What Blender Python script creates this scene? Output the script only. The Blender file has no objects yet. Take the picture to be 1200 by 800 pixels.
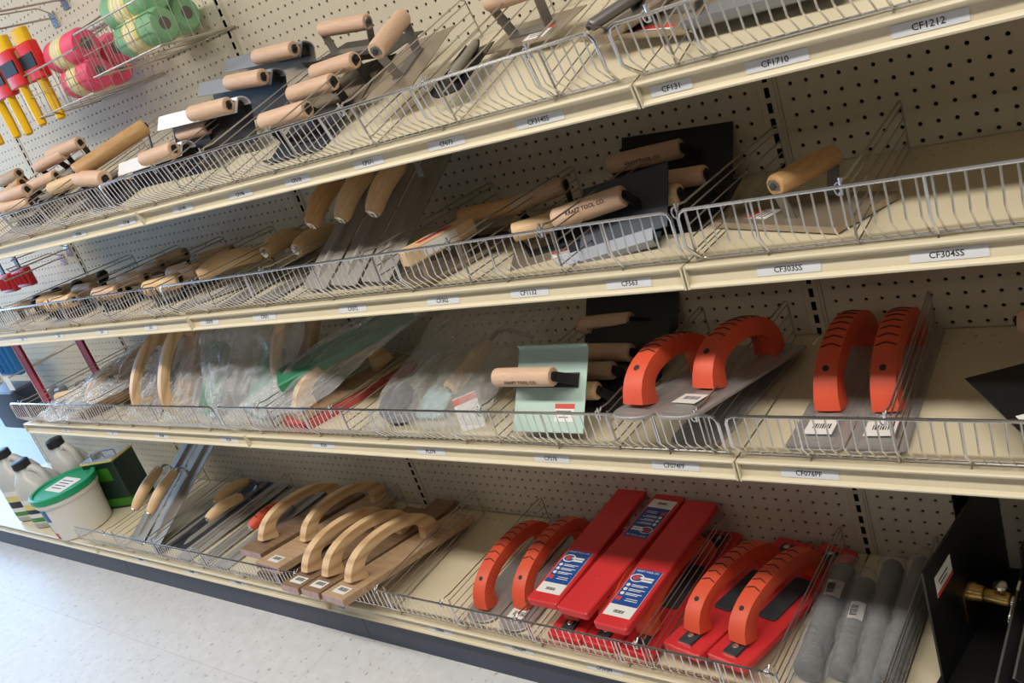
import bpy, math, random
import numpy as np
from mathutils import Vector as V, Matrix, noise
I = 0.0254          # the place is laid out in inches
Z0 = 41.0           # floor level below the datum
C = bpy.context.scene.collection
rnd = random.Random(7)
PI = math.pi

# ------------------------------------------------------------------ materials
def mat(name, col, rough=0.5, metal=0.0, spec=0.5, **kw):
    m = bpy.data.materials.new(name); m.use_nodes = True
    b = m.node_tree.nodes['Principled BSDF']
    b.inputs['Base Color'].default_value = (*col, 1)
    b.inputs['Roughness'].default_value = rough
    b.inputs['Metallic'].default_value = metal
    b.inputs['Specular IOR Level'].default_value = spec
    for k, v in kw.items():
        b.inputs[k].default_value = v
    return m

def noise_mat(name, c1, c2, scale=(1, 1, 1), nscale=40, rough=0.5, metal=0.0, detail=4, lo=.3, hi=.7, bump=0.0, spec=.5):
    m = mat(name, c1, rough, metal, spec); nt = m.node_tree; N = nt.nodes; L = nt.links
    b = N['Principled BSDF']
    tc = N.new('ShaderNodeTexCoord'); mp = N.new('ShaderNodeMapping'); mp.inputs['Scale'].default_value = scale
    no = N.new('ShaderNodeTexNoise'); no.inputs['Scale'].default_value = nscale; no.inputs['Detail'].default_value = detail
    cr = N.new('ShaderNodeValToRGB')
    cr.color_ramp.elements[0].position = lo; cr.color_ramp.elements[0].color = (*c1, 1)
    cr.color_ramp.elements[1].position = hi; cr.color_ramp.elements[1].color = (*c2, 1)
    L.new(tc.outputs['Object'], mp.inputs['Vector']); L.new(mp.outputs['Vector'], no.inputs['Vector'])
    L.new(no.outputs['Fac'], cr.inputs['Fac']); L.new(cr.outputs['Color'], b.inputs['Base Color'])
    if bump:
        bp = N.new('ShaderNodeBump'); bp.inputs['Strength'].default_value = bump; bp.inputs['Distance'].default_value = .002
        L.new(no.outputs['Fac'], bp.inputs['Height']); L.new(bp.outputs['Normal'], b.inputs['Normal'])
    return m

def band_mat(name, c1, c2, c3, scale=9, dist=3.0, direction='Z', rough=.55, mscale=(1, 1, 1)):
    """wood with cathedral grain"""
    m = mat(name, c1, rough); nt = m.node_tree; N = nt.nodes; L = nt.links; b = N['Principled BSDF']
    tc = N.new('ShaderNodeTexCoord'); mp = N.new('ShaderNodeMapping'); mp.inputs['Scale'].default_value = mscale
    w = N.new('ShaderNodeTexWave'); w.wave_type = 'BANDS'; w.bands_direction = direction
    w.inputs['Scale'].default_value = scale; w.inputs['Distortion'].default_value = dist; w.inputs['Detail'].default_value = 2
    w.inputs['Detail Scale'].default_value = .6
    cr = N.new('ShaderNodeValToRGB'); e = cr.color_ramp.elements
    e[0].position = 0; e[0].color = (*c1, 1); e[1].position = 1; e[1].color = (*c3, 1)
    k = e.new(.55); k.color = (*c2, 1)
    L.new(tc.outputs['Object'], mp.inputs['Vector']); L.new(mp.outputs['Vector'], w.inputs['Vector'])
    L.new(w.outputs['Color'], cr.inputs['Fac']); L.new(cr.outputs['Color'], b.inputs['Base Color'])
    return m

def film_mat(name, tint, amount, rough=.18):
    """thin clear plastic film: mostly see-through, with a milky sheen and gloss"""
    m = bpy.data.materials.new(name); m.use_nodes = True; nt = m.node_tree; N = nt.nodes; L = nt.links
    N.remove(N['Principled BSDF']); out = N['Material Output']
    tr = N.new('ShaderNodeBsdfTransparent'); tr.inputs['Color'].default_value = (.97, .975, .98, 1)
    pb = N.new('ShaderNodeBsdfPrincipled'); pb.inputs['Base Color'].default_value = (*tint, 1)
    pb.inputs['Roughness'].default_value = rough; pb.inputs['Specular IOR Level'].default_value = .9
    lw = N.new('ShaderNodeLayerWeight'); lw.inputs['Blend'].default_value = .25
    ma = N.new('ShaderNodeMath'); ma.operation = 'MULTIPLY_ADD'; ma.inputs[1].default_value = .38; ma.inputs[2].default_value = amount
    no = N.new('ShaderNodeTexNoise'); no.inputs['Scale'].default_value = 22; no.inputs['Detail'].default_value = 3; no.inputs['Distortion'].default_value = 2.2
    bp = N.new('ShaderNodeBump'); bp.inputs['Strength'].default_value = .8; bp.inputs['Distance'].default_value = .012
    mx = N.new('ShaderNodeMixShader')
    tc = N.new('ShaderNodeTexCoord')
    L.new(tc.outputs['Object'], no.inputs['Vector']); L.new(no.outputs['Fac'], bp.inputs['Height'])
    L.new(bp.outputs['Normal'], pb.inputs['Normal'])
    L.new(lw.outputs['Facing'], ma.inputs[0]); L.new(ma.outputs[0], mx.inputs['Fac'])
    L.new(tr.outputs[0], mx.inputs[1]); L.new(pb.outputs[0], mx.inputs[2]); L.new(mx.outputs[0], out.inputs['Surface'])
    return m

M = {}
M['panel'] = noise_mat('pegboard_cream', (.60, .54, .42), (.66, .60, .47), nscale=3, rough=.5)
M['shelf'] = noise_mat('shelf_cream', (.66, .58, .41), (.70, .62, .45), nscale=5, rough=.38)
M['cavity'] = mat('cavity_shade', (.012, .010, .008), .9)  # shade of the enclosed space behind the panels, put into the colour
M['seam'] = mat('seam_dark', (.05, .04, .03), .8)
M['chrome'] = mat('chrome_wire', (.72, .72, .74), .22, 1.0)
M['zinc'] = mat('zinc_wire', (.52, .49, .46), .36, .9)
M['kick'] = noise_mat('kick_plate_slate', (.034, .048, .082), (.048, .062, .098), nscale=6, rough=.45)
M['beech'] = noise_mat('beech_handle', (.62, .40, .27), (.72, .50, .36), scale=(2, 14, 14), nscale=14, rough=.55, lo=.3, hi=.75)
M['pine'] = noise_mat('pale_wood_handle', (.66, .44, .23), (.76, .55, .33), scale=(2, 14, 14), nscale=14, rough=.5, lo=.3, hi=.75)
M['oak'] = noise_mat('amber_wood_handle', (.50, .28, .11), (.62, .38, .18), scale=(2, 14, 14), nscale=14, rough=.42, lo=.3, hi=.75)
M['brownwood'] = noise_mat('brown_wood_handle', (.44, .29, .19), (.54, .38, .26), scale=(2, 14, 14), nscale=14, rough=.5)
M['ash'] = band_mat('ash_arch_handle', (.76, .54, .31), (.72, .49, .27), (.58, .36, .18), scale=11, dist=5, direction='Z', mscale=(.35, 1, 1))
M['mahogany'] = noise_mat('mahogany_board', (.19, .11, .058), (.30, .19, .11), scale=(14, 1.2, 14), nscale=10, rough=.6, lo=.3, hi=.7)
M['redboard'] = noise_mat('redwood_board', (.42, .27, .155), (.54, .37, .225), scale=(14, 1.2, 14), nscale=10, rough=.6, lo=.3, hi=.7)
M['endgrain'] = noise_mat('board_end_grain', (.38, .25, .25), (.52, .38, .36), nscale=60, rough=.7)
M['steel'] = noise_mat('brushed_steel', (.27, .25, .225), (.34, .32, .29), scale=(1, 20, 20), nscale=30, rough=.5, metal=.25)
M['darksteel'] = noise_mat('blued_steel', (.045, .055, .075), (.065, .075, .10), nscale=8, rough=.33, metal=.55)
M['black'] = mat('black_steel', (.012, .012, .013), .42, .2)
M['brackblack'] = mat('black_strap', (.022, .021, .022), .5, .2)
M['greystrap'] = mat('grey_strap', (.24, .23, .22), .45, .7)
M['bronze'] = noise_mat('bronze_blade', (.36, .29, .215), (.44, .37, .29), nscale=9, rough=.4, metal=.6)
M['mint'] = noise_mat('mint_steel', (.46, .62, .55), (.52, .68, .61), nscale=6, rough=.3, metal=.25)
M['magnesium'] = noise_mat('magnesium_blade', (.40, .39, .38), (.47, .46, .45), scale=(1, 12, 1), nscale=30, rough=.45, metal=.5)
M['bluegrey'] = mat('bluegrey_steel', (.26, .28, .33), .4, .45)
M['white_lip'] = mat('bright_steel', (.72, .74, .79), .35, .3)
M['orange'] = noise_mat('orange_grip', (.68, .082, .034), (.74, .10, .042), nscale=10, rough=.5)
M['groove'] = mat('grip_groove_black', (.03, .015, .012), .7)
M['red'] = noise_mat('red_resin', (.63, .030, .036), (.69, .040, .044), nscale=6, rough=.36)
M['rubber'] = noise_mat('dark_rubber_pad', (.030, .033, .042), (.042, .046, .056), nscale=50, rough=.7)
M['paper'] = mat('white_paper', (.80, .79, .77), .6)
M['tag'] = mat('grey_paper', (.66, .67, .70), .55)
M['ink'] = mat('black_ink', (.03, .03, .03), .7)
M['redink'] = mat('red_ink', (.62, .06, .04), .5)
M['blue'] = mat('blue_print', (.012, .075, .31), .4)
M['clear'] = film_mat('clear_bag', (.82, .84, .88), .17, .14)
M['cloudy'] = film_mat('cloudy_bag', (.62, .61, .60), .15, .26)
M['wrap'] = film_mat('clear_wrap', (.80, .82, .84), .08, .1)
M['foamgrey'] = noise_mat('grey_foam', (.115, .12, .122), (.16, .165, .168), nscale=60, rough=.8, bump=.4)
M['brass'] = mat('brass', (.55, .36, .12), .32, 1.0)
M['bolt'] = mat('bright_bolt', (.70, .69, .67), .25, 1.0)
M['greenrub'] = noise_mat('green_rubber', (.02, .17, .085), (.03, .24, .12), nscale=14, rough=.5)
M['pinkpad'] = noise_mat('red_sponge', (.50, .07, .07), (.62, .12, .11), nscale=40, rough=.8)
M['bottle'] = mat('milky_bottle', (.56, .57, .56), .38, **{'Subsurface Weight': .25, 'Subsurface Scale': .01})
M['cap'] = mat('black_cap', (.018, .018, .022), .45)
M['greenlid'] = noise_mat('green_lid', (.008, .30, .13), (.012, .36, .17), nscale=9, rough=.4)
M['pail'] = mat('white_pail', (.76, .75, .71), .42)
M['can'] = mat('dark_green_can', (.010, .040, .028), .35)
M['cangreen'] = mat('bright_green_print', (.05, .24, .02), .4)
M['tin'] = mat('tin_lid', (.60, .60, .62), .25, .9)
M['pink'] = noise_mat('pink_twine', (.78, .07, .17), (.88, .13, .24), scale=(40, 1, 1), nscale=14, rough=.6)
M['twine'] = noise_mat('green_twine', (.16, .40, .20), (.28, .52, .29), scale=(40, 1, 1), nscale=14, rough=.6)
M['core'] = mat('card_core', (.16, .13, .12), .8)
M['wraplabel'] = mat('yellow_label', (.72, .62, .22), .5)
M['yellow'] = mat('yellow_plastic', (.84, .50, .012), .35)
M['redtool'] = mat('red_plastic', (.70, .03, .03), .4)
M['redsteel'] = mat('maroon_steel', (.36, .018, .035), .42, .1)
M['greenedge'] = mat('green_plastic', (.10, .36, .10), .4)
M['bluepl'] = mat('blue_plastic', (.02, .16, .42), .45)
M['ltblue'] = mat('light_blue_tag', (.42, .62, .66), .5)
M['maroon'] = mat('red_tool_body', (.42, .02, .03), .4)

# ------------------------------------------------------------------ mesh builder
class MB:
    def __init__(s): s.v = []; s.f = []
    def add(s, vs, fs):
        o = len(s.v); s.v += [tuple(p) for p in vs]; s.f += [tuple(o + i for i in f) for f in fs]
    def box(s, c, d, R=None):
        c = V(c); h = V(d) / 2; R = R or Matrix.Identity(3)
        vs = [c + R @ V((x * h.x, y * h.y, z * h.z)) for x in (-1, 1) for y in (-1, 1) for z in (-1, 1)]
        s.add(vs, [(0, 1, 3, 2), (4, 6, 7, 5), (0, 4, 5, 1), (2, 3, 7, 6), (0, 2, 6, 4), (1, 5, 7, 3)])
    def loft(s, rings, caps=True, closed=False):
        n = len(rings[0]); o = len(s.v); m = len(rings)
        for r in rings: s.v += [tuple(p) for p in r]
        for i in range(m if closed else m - 1):
            j = (i + 1) % m
            for k in range(n):
                s.f.append((o + i * n + k, o + i * n + (k + 1) % n, o + j * n + (k + 1) % n, o + j * n + k))
        if caps and not closed:
            s.f.append(tuple(o + k for k in reversed(range(n)))); s.f.append(tuple(o + (m - 1) * n + k for k in range(n)))
    def tube(s, path, r, n=6):
        P = [V(p) for p in path]; rings = []
        t = (P[1] - P[0]).normalized(); a = V((0, 0, 1)) if abs(t.z) < .9 else V((1, 0, 0))
        u = t.cross(a).normalized()
        for i, p in enumerate(P):
            t = ((P[min(i + 1, len(P) - 1)] - P[max(i - 1, 0)])).normalized()
            u = (u - t * u.dot(t)).normalized(); w = t.cross(u)
            rr = r[i] if isinstance(r, (list, tuple)) else r
            rings.append([p + (u * math.cos(2 * PI * k / n) + w * math.sin(2 * PI * k / n)) * rr for k in range(n)])
        s.loft(rings)
    def lathe(s, prof, n=20, axis='X', o=(0, 0, 0)):
        """prof: (t, r) along the axis"""
        o = V(o); rings = []
        for t, r in prof:
            ring = []
            for k in range(n):
                c, d = r * math.cos(2 * PI * k / n), r * math.sin(2 * PI * k / n)
                ring.append(o + (V((t, c, d)) if axis == 'X' else V((d, t, c)) if axis == 'Y' else V((c, d, t))))
            rings.append(ring)
        s.loft(rings)
    def slab(s, outline, z0, z1, ch=0.0):
        """outline (x, y) extruded z0..z1 with chamfered edges"""
        n = len(outline); P = [V((*p, 0)) for p in outline]
        def inset(d):
            out = []
            for i in range(n):
                a, b, c = P[i - 1], P[i], P[(i + 1) % n]
                e1 = (b - a).normalized(); e2 = (c - b).normalized()
                n1 = V((-e1.y, e1.x, 0)); n2 = V((-e2.y, e2.x, 0)); nn = (n1 + n2)
                nn = nn / max(nn.length_squared / 2, .4)
                out.append(b + nn * d)
            return out
        def lev(q, z): return [V((p.x, p.y, z)) for p in q]
        if ch: rings = [lev(inset(ch), z0), lev(P, z0 + ch), lev(P, z1 - ch), lev(inset(ch), z1)]
        else: rings = [lev(P, z0), lev(P, z1)]
        s.loft(rings)
    def ribbon(s, path, th, x0, x1, w=None):
        """a bent sheet: path of (y, z) points, thickness th, running x0..x1"""
        P = [V((0, *p)) for p in path]; a = []; b = []
        for i, p in enumerate(P):
            t = (P[min(i + 1, len(P) - 1)] - P[max(i - 1, 0)]).normalized(); nn = V((0, -t.z, t.y))
            a.append(p + nn * th / 2); b.append(p - nn * th / 2)
        ring = a + b[::-1]
        s.loft([[V((x0, q.y, q.z)) for q in ring], [V((x1, q.y, q.z)) for q in ring]])
    def build(s, name, m, parent=None, smooth=True, angle=38, col=None):
        me = bpy.data.meshes.new(name)
        me.from_pydata([(x * I, y * I, z * I) for x, y, z in s.v], [], s.f)
        me.materials.append(M[m] if isinstance(m, str) else m)
        if smooth:
            me.polygons.foreach_set('use_smooth', [True] * len(me.polygons)); me.set_sharp_from_angle(angle=math.radians(angle))
        me.update()
        o = bpy.data.objects.new(name, me); C.objects.link(o)
        if parent: o.parent = parent
        return o

def rrect(w, l, r, n=4, cx=0, cy=0):
    pts = []
    for (sx, sy, a0) in ((1, 1, 0), (-1, 1, 90), (-1, -1, 180), (1, -1, 270)):
        for k in range(n + 1):
            a = math.radians(a0 + 90 * k / n)
            pts.append((cx + sx * (w / 2 - r) + r * math.cos(a), cy + sy * (l / 2 - r) + r * math.sin(a)))
    return pts

def tag(o, label, cat, group=None, kind=None):
    if label: o['label'] = label
    if cat: o['category'] = cat
    if group: o['group'] = group
    if kind: o['kind'] = kind
    return o

def wpos(p): return V((p[0], p[1], p[2] + Z0)) * I
def frame(o, x, z):
    x = V(x).normalized(); z = V(z); z = (z - x * z.dot(x)).normalized(); y = z.cross(x)
    m = Matrix((x, y, z)).transposed().to_4x4(); m.translation = wpos(o); return m
def thing(name, label, cat, o=(0, 0, 0), x=(1, 0, 0), z=(0, 0, 1), group=None):
    e = bpy.data.objects.new(name, None); C.objects.link(e); e.empty_display_size = .02
    e.matrix_world = frame(o, x, z)
    return tag(e, label, cat, group)
def part(p, name, m, fn, label=None, **kw):
    b = MB(); fn(b); o = b.build(name, m, p, **kw)
    if label: o['label'] = label
    return o
def loc(o, p, R=None):
    o.location = V(p) * I
    if R is not None: o.rotation_euler = R.to_euler()
    return o

def text(name, body, size, m, parent, pos, x=(1, 0, 0), z=(0, 0, 1), align='CENTER', ext=.004):
    cu = bpy.data.curves.new(name, 'FONT'); cu.body = body; cu.size = size * I; cu.align_x = align; cu.align_y = 'CENTER'
    cu.extrude = ext * I; cu.offset = size * I * .012; cu.resolution_u = 2; cu.materials.append(M[m])
    o = bpy.data.objects.new(name, cu); C.objects.link(o); o.parent = parent
    x = V(x).normalized(); z = V(z); z = (z - x * z.dot(x)).normalized(); y = z.cross(x)
    mm = Matrix((x, y, z)).transposed().to_4x4(); mm.translation = V(pos) * I
    o.matrix_local = mm
    return o

# shelf levels: z of the deck's front edge; the top shelf slopes up towards the back
SH = {'top': 4.4, 'second': -5.33, 'third': -17.38, 'bottom': -36.4}
TILT = 0.256
def deck(n, y): return SH[n] + (TILT * (y + 16.15) if n == 'top' else 0)
NT = V((0, -TILT, 1)).normalized(); DT = V((0, 1, TILT)).normalized()
FRONT = -16.15
# ------------------------------------------------------------------ the fixture: pegboard, uprights, shelves, base
def cell_strip(b, cols, rows, hole, y, depth, z_of=None):
    pass

def pegboard(x0, cols, lead, r0, r1, name):
    """perforated steel panel: 1 inch pitch, real round holes; cols holes starting x0+lead"""
    vs = []; fs = []
    def quadxz(xa, xb, za, zb):
        o = len(vs); vs.extend([(xa, 0, za), (xb, 0, za), (xb, 0, zb), (xa, 0, zb)]); fs.append((o, o + 1, o + 2, o + 3))
    r = .135; oc = [(math.cos(PI * k / 4), math.sin(PI * k / 4)) for k in range(8)]
    sq = [(.5, 0), (.5, .5), (0, .5), (-.5, .5), (-.5, 0), (-.5, -.5), (0, -.5), (.5, -.5)]
    for c in range(cols):
        cx = x0 + lead + c
        for cz in range(r0, r1 + 1):
            o = len(vs)
            vs.extend([(cx + a, 0, cz + d) for a, d in sq]); vs.extend([(cx + r * a, 0, cz + r * d) for a, d in oc])
            vs.extend([(cx + r * a, .14, cz + r * d) for a, d in oc])
            for k in range(8):
                j = (k + 1) % 8
                fs.append((o + k, o + j, o + 8 + j, o + 8 + k)); fs.append((o + 8 + k, o + 8 + j, o + 16 + j, o + 16 + k))
    zlo, zhi = r0 - .5, r1 + .5
    quadxz(x0 + .72, x0 + lead - .5, zlo, zhi); quadxz(x0 + lead + cols - .5, x0 + lead + cols + .28, zlo, zhi)
    me = bpy.data.meshes.new(name); me.from_pydata([(x * I, y * I, (z + Z0) * I) for x, y, z in vs], [], fs)
    me.materials.append(M['panel']); o = bpy.data.objects.new(name, me); C.objects.link(o)
    o['kind'] = 'structure'; return o

for x0, cols in ((-144, 46), (-96, 46), (-48, 46), (0, 46)):
    pegboard(x0, cols, 1.5, -37, 34, 'wall_back')
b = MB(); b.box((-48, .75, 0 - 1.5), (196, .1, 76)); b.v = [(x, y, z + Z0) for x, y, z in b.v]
b.build('wall_back_shade', 'cavity', smooth=False)['kind'] = 'structure'  # near-black sheet behind the holes, painted as the shade inside the panel

for i, X in enumerate((-144, -96, -48, 0, 48)):   # slotted uprights between the panels
    b = MB(); vs = []; w = .21
    for k in range(-38, 35):
        zc = k - .27; za, zb = zc - .5, zc + .5; h = .33
        o = len(b.v)
        y = .05
        for (xa, xb, z1, z2) in ((-.62, -w - .12, za, zb), (w - .12, .62, za, zb), (-w - .12, w - .12, za, zc - h), (-w - .12, w - .12, zc + h, zb)):
            b.add([(xa, y, z1), (xb, y, z1), (xb, y, z2), (xa, y, z2)], [(0, 1, 2, 3)])
    b.box((.66, 0.03, -1.5), (.05, .1, 73)); b.box((-.68, 0.03, -1.5), (.05, .1, 73)); b.box((.38, .03, -1.5), (.12, .10, 73))
    b.v = [(x + X, y, z + Z0) for x, y, z in b.v]
    o = b.build('trim_%d' % (i + 1), 'panel', smooth=False); o['kind'] = 'structure'

def shelf(n, X0, X1, label, tags, kick=False):
    z = SH[n]
    sl = TILT if n == 'top' else 0
    e = thing('shelf', label, 'shelf', (X0, FRONT, z), (1, 0, 0), (0, -sl, 1), 'shelves of the display fixture')
    W = X1 - X0; D = (16.15 - .05) * math.sqrt(1 + sl * sl)
    b = MB(); g = .05
    # deck with rows of punched holes front and back
    def hstrip(y0, off):
        r = .10
        for c in range(int(W) - 1):
            cx = 1 + c + off
            if cx > W - .6: continue
            o = len(b.v)
            sq = [(.5, 0), (.5, .5), (0, .5), (-.5, .5), (-.5, 0), (-.5, -.5), (0, -.5), (.5, -.5)]
            b.v += [(cx + a, y0 + d, 0) for a, d in sq]
            b.v += [(cx + r * math.cos(PI * k / 4), y0 + r * math.sin(PI * k / 4) * .8, 0) for k in range(8)]
            b.v += [(cx + r * math.cos(PI * k / 4), y0 + r * math.sin(PI * k / 4) * .8, -.12) for k in range(8)]
            for k in range(8):
                j = (k + 1) % 8
                b.f += [(o + k, o + j, o + 8 + j, o + 8 + k), (o + 8 + k, o + 8 + j, o + 16 + j, o + 16 + k)]
        def q(xa, xb): b.add([(xa, y0 - .5, 0), (xb, y0 - .5, 0), (xb, y0 + .5, 0), (xa, y0 + .5, 0)], [(0, 1, 2, 3)])
        q(g, .5 + off); q(min(W - .5, int(W) - 1 + .5 + off if int(W) - 1 + off <= W - .6 else int(W) - 1.5 + off), W - g)
    def q(y0, y1): b.add([(g, y0, 0), (W - g, y0, 0), (W - g, y1, 0), (g, y1, 0)], [(0, 1, 2, 3)])
    hstrip(1.0, 0); hstrip(D - 2.2, .5); hstrip(D - 1.2, 0)
    q(0, .5); q(1.5, D - 2.7); q(D - .7, D)
    b.box((W / 2, D / 2, -.7), (W - .6, D - .6, .06))
    b.box((W / 2, D - .05, -.35), (W - .2, .08, .7))
    b.build('deck', 'shelf', e, smooth=False)
    # front lip with recessed price channel
    b = MB(); prof = [(.25, .0), (-.05, .0), (-.12, -.05), (-.11, -.12), (.16, -.22), (.26, -.40), (.10, -1.02), (-.08, -1.09), (-.14, -1.15), (-.14, -1.22), (-.06, -1.27), (.2, -1.27)]
    b.ribbon(prof, .05, g, W - g)
    for xe in (g + .06, W - g - .06):
        b.slab([(-.16, -1.29), (.35, -1.29), (.35, .03), (-.16, .03)], xe - .05, xe + .05)
        k = len(b.v) - 8
        for i in range(k, k + 8): x, y, zz = b.v[i]; b.v[i] = (zz, x, y)
    b.build('price_channel', 'shelf', e, smooth=True, angle=25)
    for body, xc, w in tags:
        def fn(m, xc=xc, w=w): m.box((0, 0, 0), (w, .012, .52))
        c = part(e, 'price_label', 'tag', fn, smooth=False); xl = xc - X0
        ang = math.atan2(.16, .62)
        c.location = V((xl, .135, -.70)) * I; c.rotation_euler = (-ang, 0, 0)
        if body:
            text('label_text', body, .40, 'ink', c, (rnd.uniform(-.1, .1), -.012, 0), (1, 0, 0), (0, -1, 0))
    return e

shelf('top', 0, 48, 'sloping top shelf at the right, with three wide price labels on its front lip',
      [('CF1212', 13.3, 2.9), ('CF1710', 7.0, 2.9), ('CF131', 1.75, 2.2)])
shelf('top', -48, 0, 'sloping top shelf in the middle, under the stacked edgers and white-lipped tools',
      [('CF314SS', -6.2, 3.2), ('CF673', -13.1, 2.9), ('CF571', -19.9, 2.8), ('CF518', -27.2, 2.8), ('CF196', -34, 2.9), ('CF190', -41.9, 2.9)])
shelf('top', -96, -48, 'sloping top shelf at the far left under the hanging pink and green rolls',
      [('CF188', -50.9, 3.0), ('CF186', -59.7, 2.7)])
shelf('second', 0, 48, 'second shelf at the right, nearly bare, carrying one bronze float',
      [('CF304SS', 12.7, 3.2), ('CF303SS', 5.5, 3.2)])
shelf('second', -48, 0, 'second shelf in the middle, carrying the tall trowels and black blades',
      [('CF563', -3.6, 2.9), ('CF1132', -10.6, 2.9), ('CF302', -17.8, 2.9), ('CF072', -26.8, 3.0), ('CF071', -37.5, 3.0), ('CF070', -45.4, 2.9)])
shelf('second', -96, -48, 'second shelf at the far left, packed with small wooden handles',
      [('GG', -55.1, 2.2), ('GG', -64.6, 2.4), ('GG', -74.0, 1.9), ('GG', -83.3, 2.2)])
shelf('third', 0, 48, 'third shelf at the right, carrying two flat orange-handled trowels',
      [('CF076PF', 4.1, 3.2)])
shelf('third', -48, 0, 'third shelf in the middle, carrying the mint plate and cloudy bag',
      [('CF074PF', -4.1, 3.2), ('CF576', -13.4, 2.9), ('PL374', -24.7, 3.0), ('FL50', -37.4, 2.9)])
shelf('third', -96, -48, 'third shelf at the far left, carrying the bagged wooden floats',
      [('PL50', -51.3, 3.0), ('PL48', -63.5, 2.7), ('G', -73.9, 2.4), ('G', -85.3, 1.9)])
shelf('bottom', 0, 48, 'bottom deck at the right, carrying the wrapped grey rollers and black plates', [])
shelf('bottom', -48, 0, 'bottom deck in the middle, carrying the red floats',
      [('CF502PF', -15.5, 3.2), ('CF503PF', -23.7, 3.0), ('CF504', -32.7, 3.0), ('CF505', -46, 1.5)])
shelf('bottom', -96, -48, 'bottom deck on the left, under the trowels and first wooden floats',
      [('CF500', -63.6, 3.4), ('CF088', -73.0, 2.8), ('CF090', -84.8, 3.0)])
shelf('bottom', -144, -96, 'bottom deck at the far left, carrying the white jugs and the pail', [])
for X0, X1, lab in ((-144, -91, 'slate kick plate at the far left below the white jugs'), (-91, -44.2, 'slate kick plate in the middle below the wooden floats'), (-44.2, 48, 'slate kick plate at the right below the red floats')):
    e = thing('kick_plate', lab, 'kick plate', ((X0 + X1) / 2, -15.6, -41), group='kick plates')
    part(e, 'board', 'kick', lambda m: (m.box((0, 0, 1.66), (X1 - X0 - .08, .12, 3.32)), m.box((0, -.02, 3.25), (X1 - X0 - .08, .2, .08))), smooth=False)

# floor: pale vinyl tile with specks
def floor_mat():
    m = mat('vinyl_tile', (.72, .72, .73), .46); nt = m.node_tree; N = nt.nodes; L = nt.links; b = N['Principled BSDF']
    tc = N.new('ShaderNodeTexCoord')
    v = N.new('ShaderNodeTexNoise'); v.inputs['Scale'].default_value = 95; v.inputs['Detail'].default_value = 2
    mp = N.new('ShaderNodeMapping'); mp.inputs['Scale'].default_value = (1, .6, 1); mp.inputs['Rotation'].default_value = (0, 0, .5)
    cr = N.new('ShaderNodeValToRGB'); e = cr.color_ramp.elements
    e[0].position = .29; e[0].color = (.38, .35, .34, 1); e[1].position = .35; e[1].color = (.69, .69, .70, 1)
    n2 = N.new('ShaderNodeTexNoise'); n2.inputs['Scale'].default_value = 30; n2.inputs['Detail'].default_value = 5
    c2 = N.new('ShaderNodeValToRGB'); c2.color_ramp.elements[0].position = .3; c2.color_ramp.elements[0].color = (.90, .89, .88, 1); c2.color_ramp.elements[1].position = .7; c2.color_ramp.elements[1].color = (1, 1, 1, 1)
    mu = N.new('ShaderNodeMix'); mu.data_type = 'RGBA'; mu.blend_type = 'MULTIPLY'; mu.inputs[0].default_value = 1
    br = N.new('ShaderNodeTexBrick'); br.offset = 0; br.inputs['Scale'].default_value = 1; br.inputs['Mortar Size'].default_value = .0011
    br.inputs['Brick Width'].default_value = .3048; br.inputs['Row Height'].default_value = .3048
    br.inputs['Color1'].default_value = (1, 1, 1, 1); br.inputs['Color2'].default_value = (.97, .97, .97, 1); br.inputs['Mortar'].default_value = (.80, .78, .76, 1)
    m2 = N.new('ShaderNodeMix'); m2.data_type = 'RGBA'; m2.blend_type = 'MULTIPLY'; m2.inputs[0].default_value = 1
    L.new(tc.outputs['Object'], mp.inputs['Vector']); L.new(mp.outputs[0], v.inputs['Vector']); L.new(v.outputs['Fac'], cr.inputs['Fac'])
    L.new(tc.outputs['Object'], n2.inputs['Vector']); L.new(n2.outputs['Fac'], c2.inputs['Fac']); L.new(tc.outputs['Object'], br.inputs['Vector'])
    L.new(cr.outputs['Color'], mu.inputs[6]); L.new(c2.outputs['Color'], mu.inputs[7]); L.new(mu.outputs[2], m2.inputs[6]); L.new(br.outputs['Color'], m2.inputs[7])
    L.new(m2.outputs[2], b.inputs['Base Color']); return m
b = MB(); b.box((-60, -80, -.25), (420, 260, .5)); b.build('floor', floor_mat(), smooth=False)['kind'] = 'structure'

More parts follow.
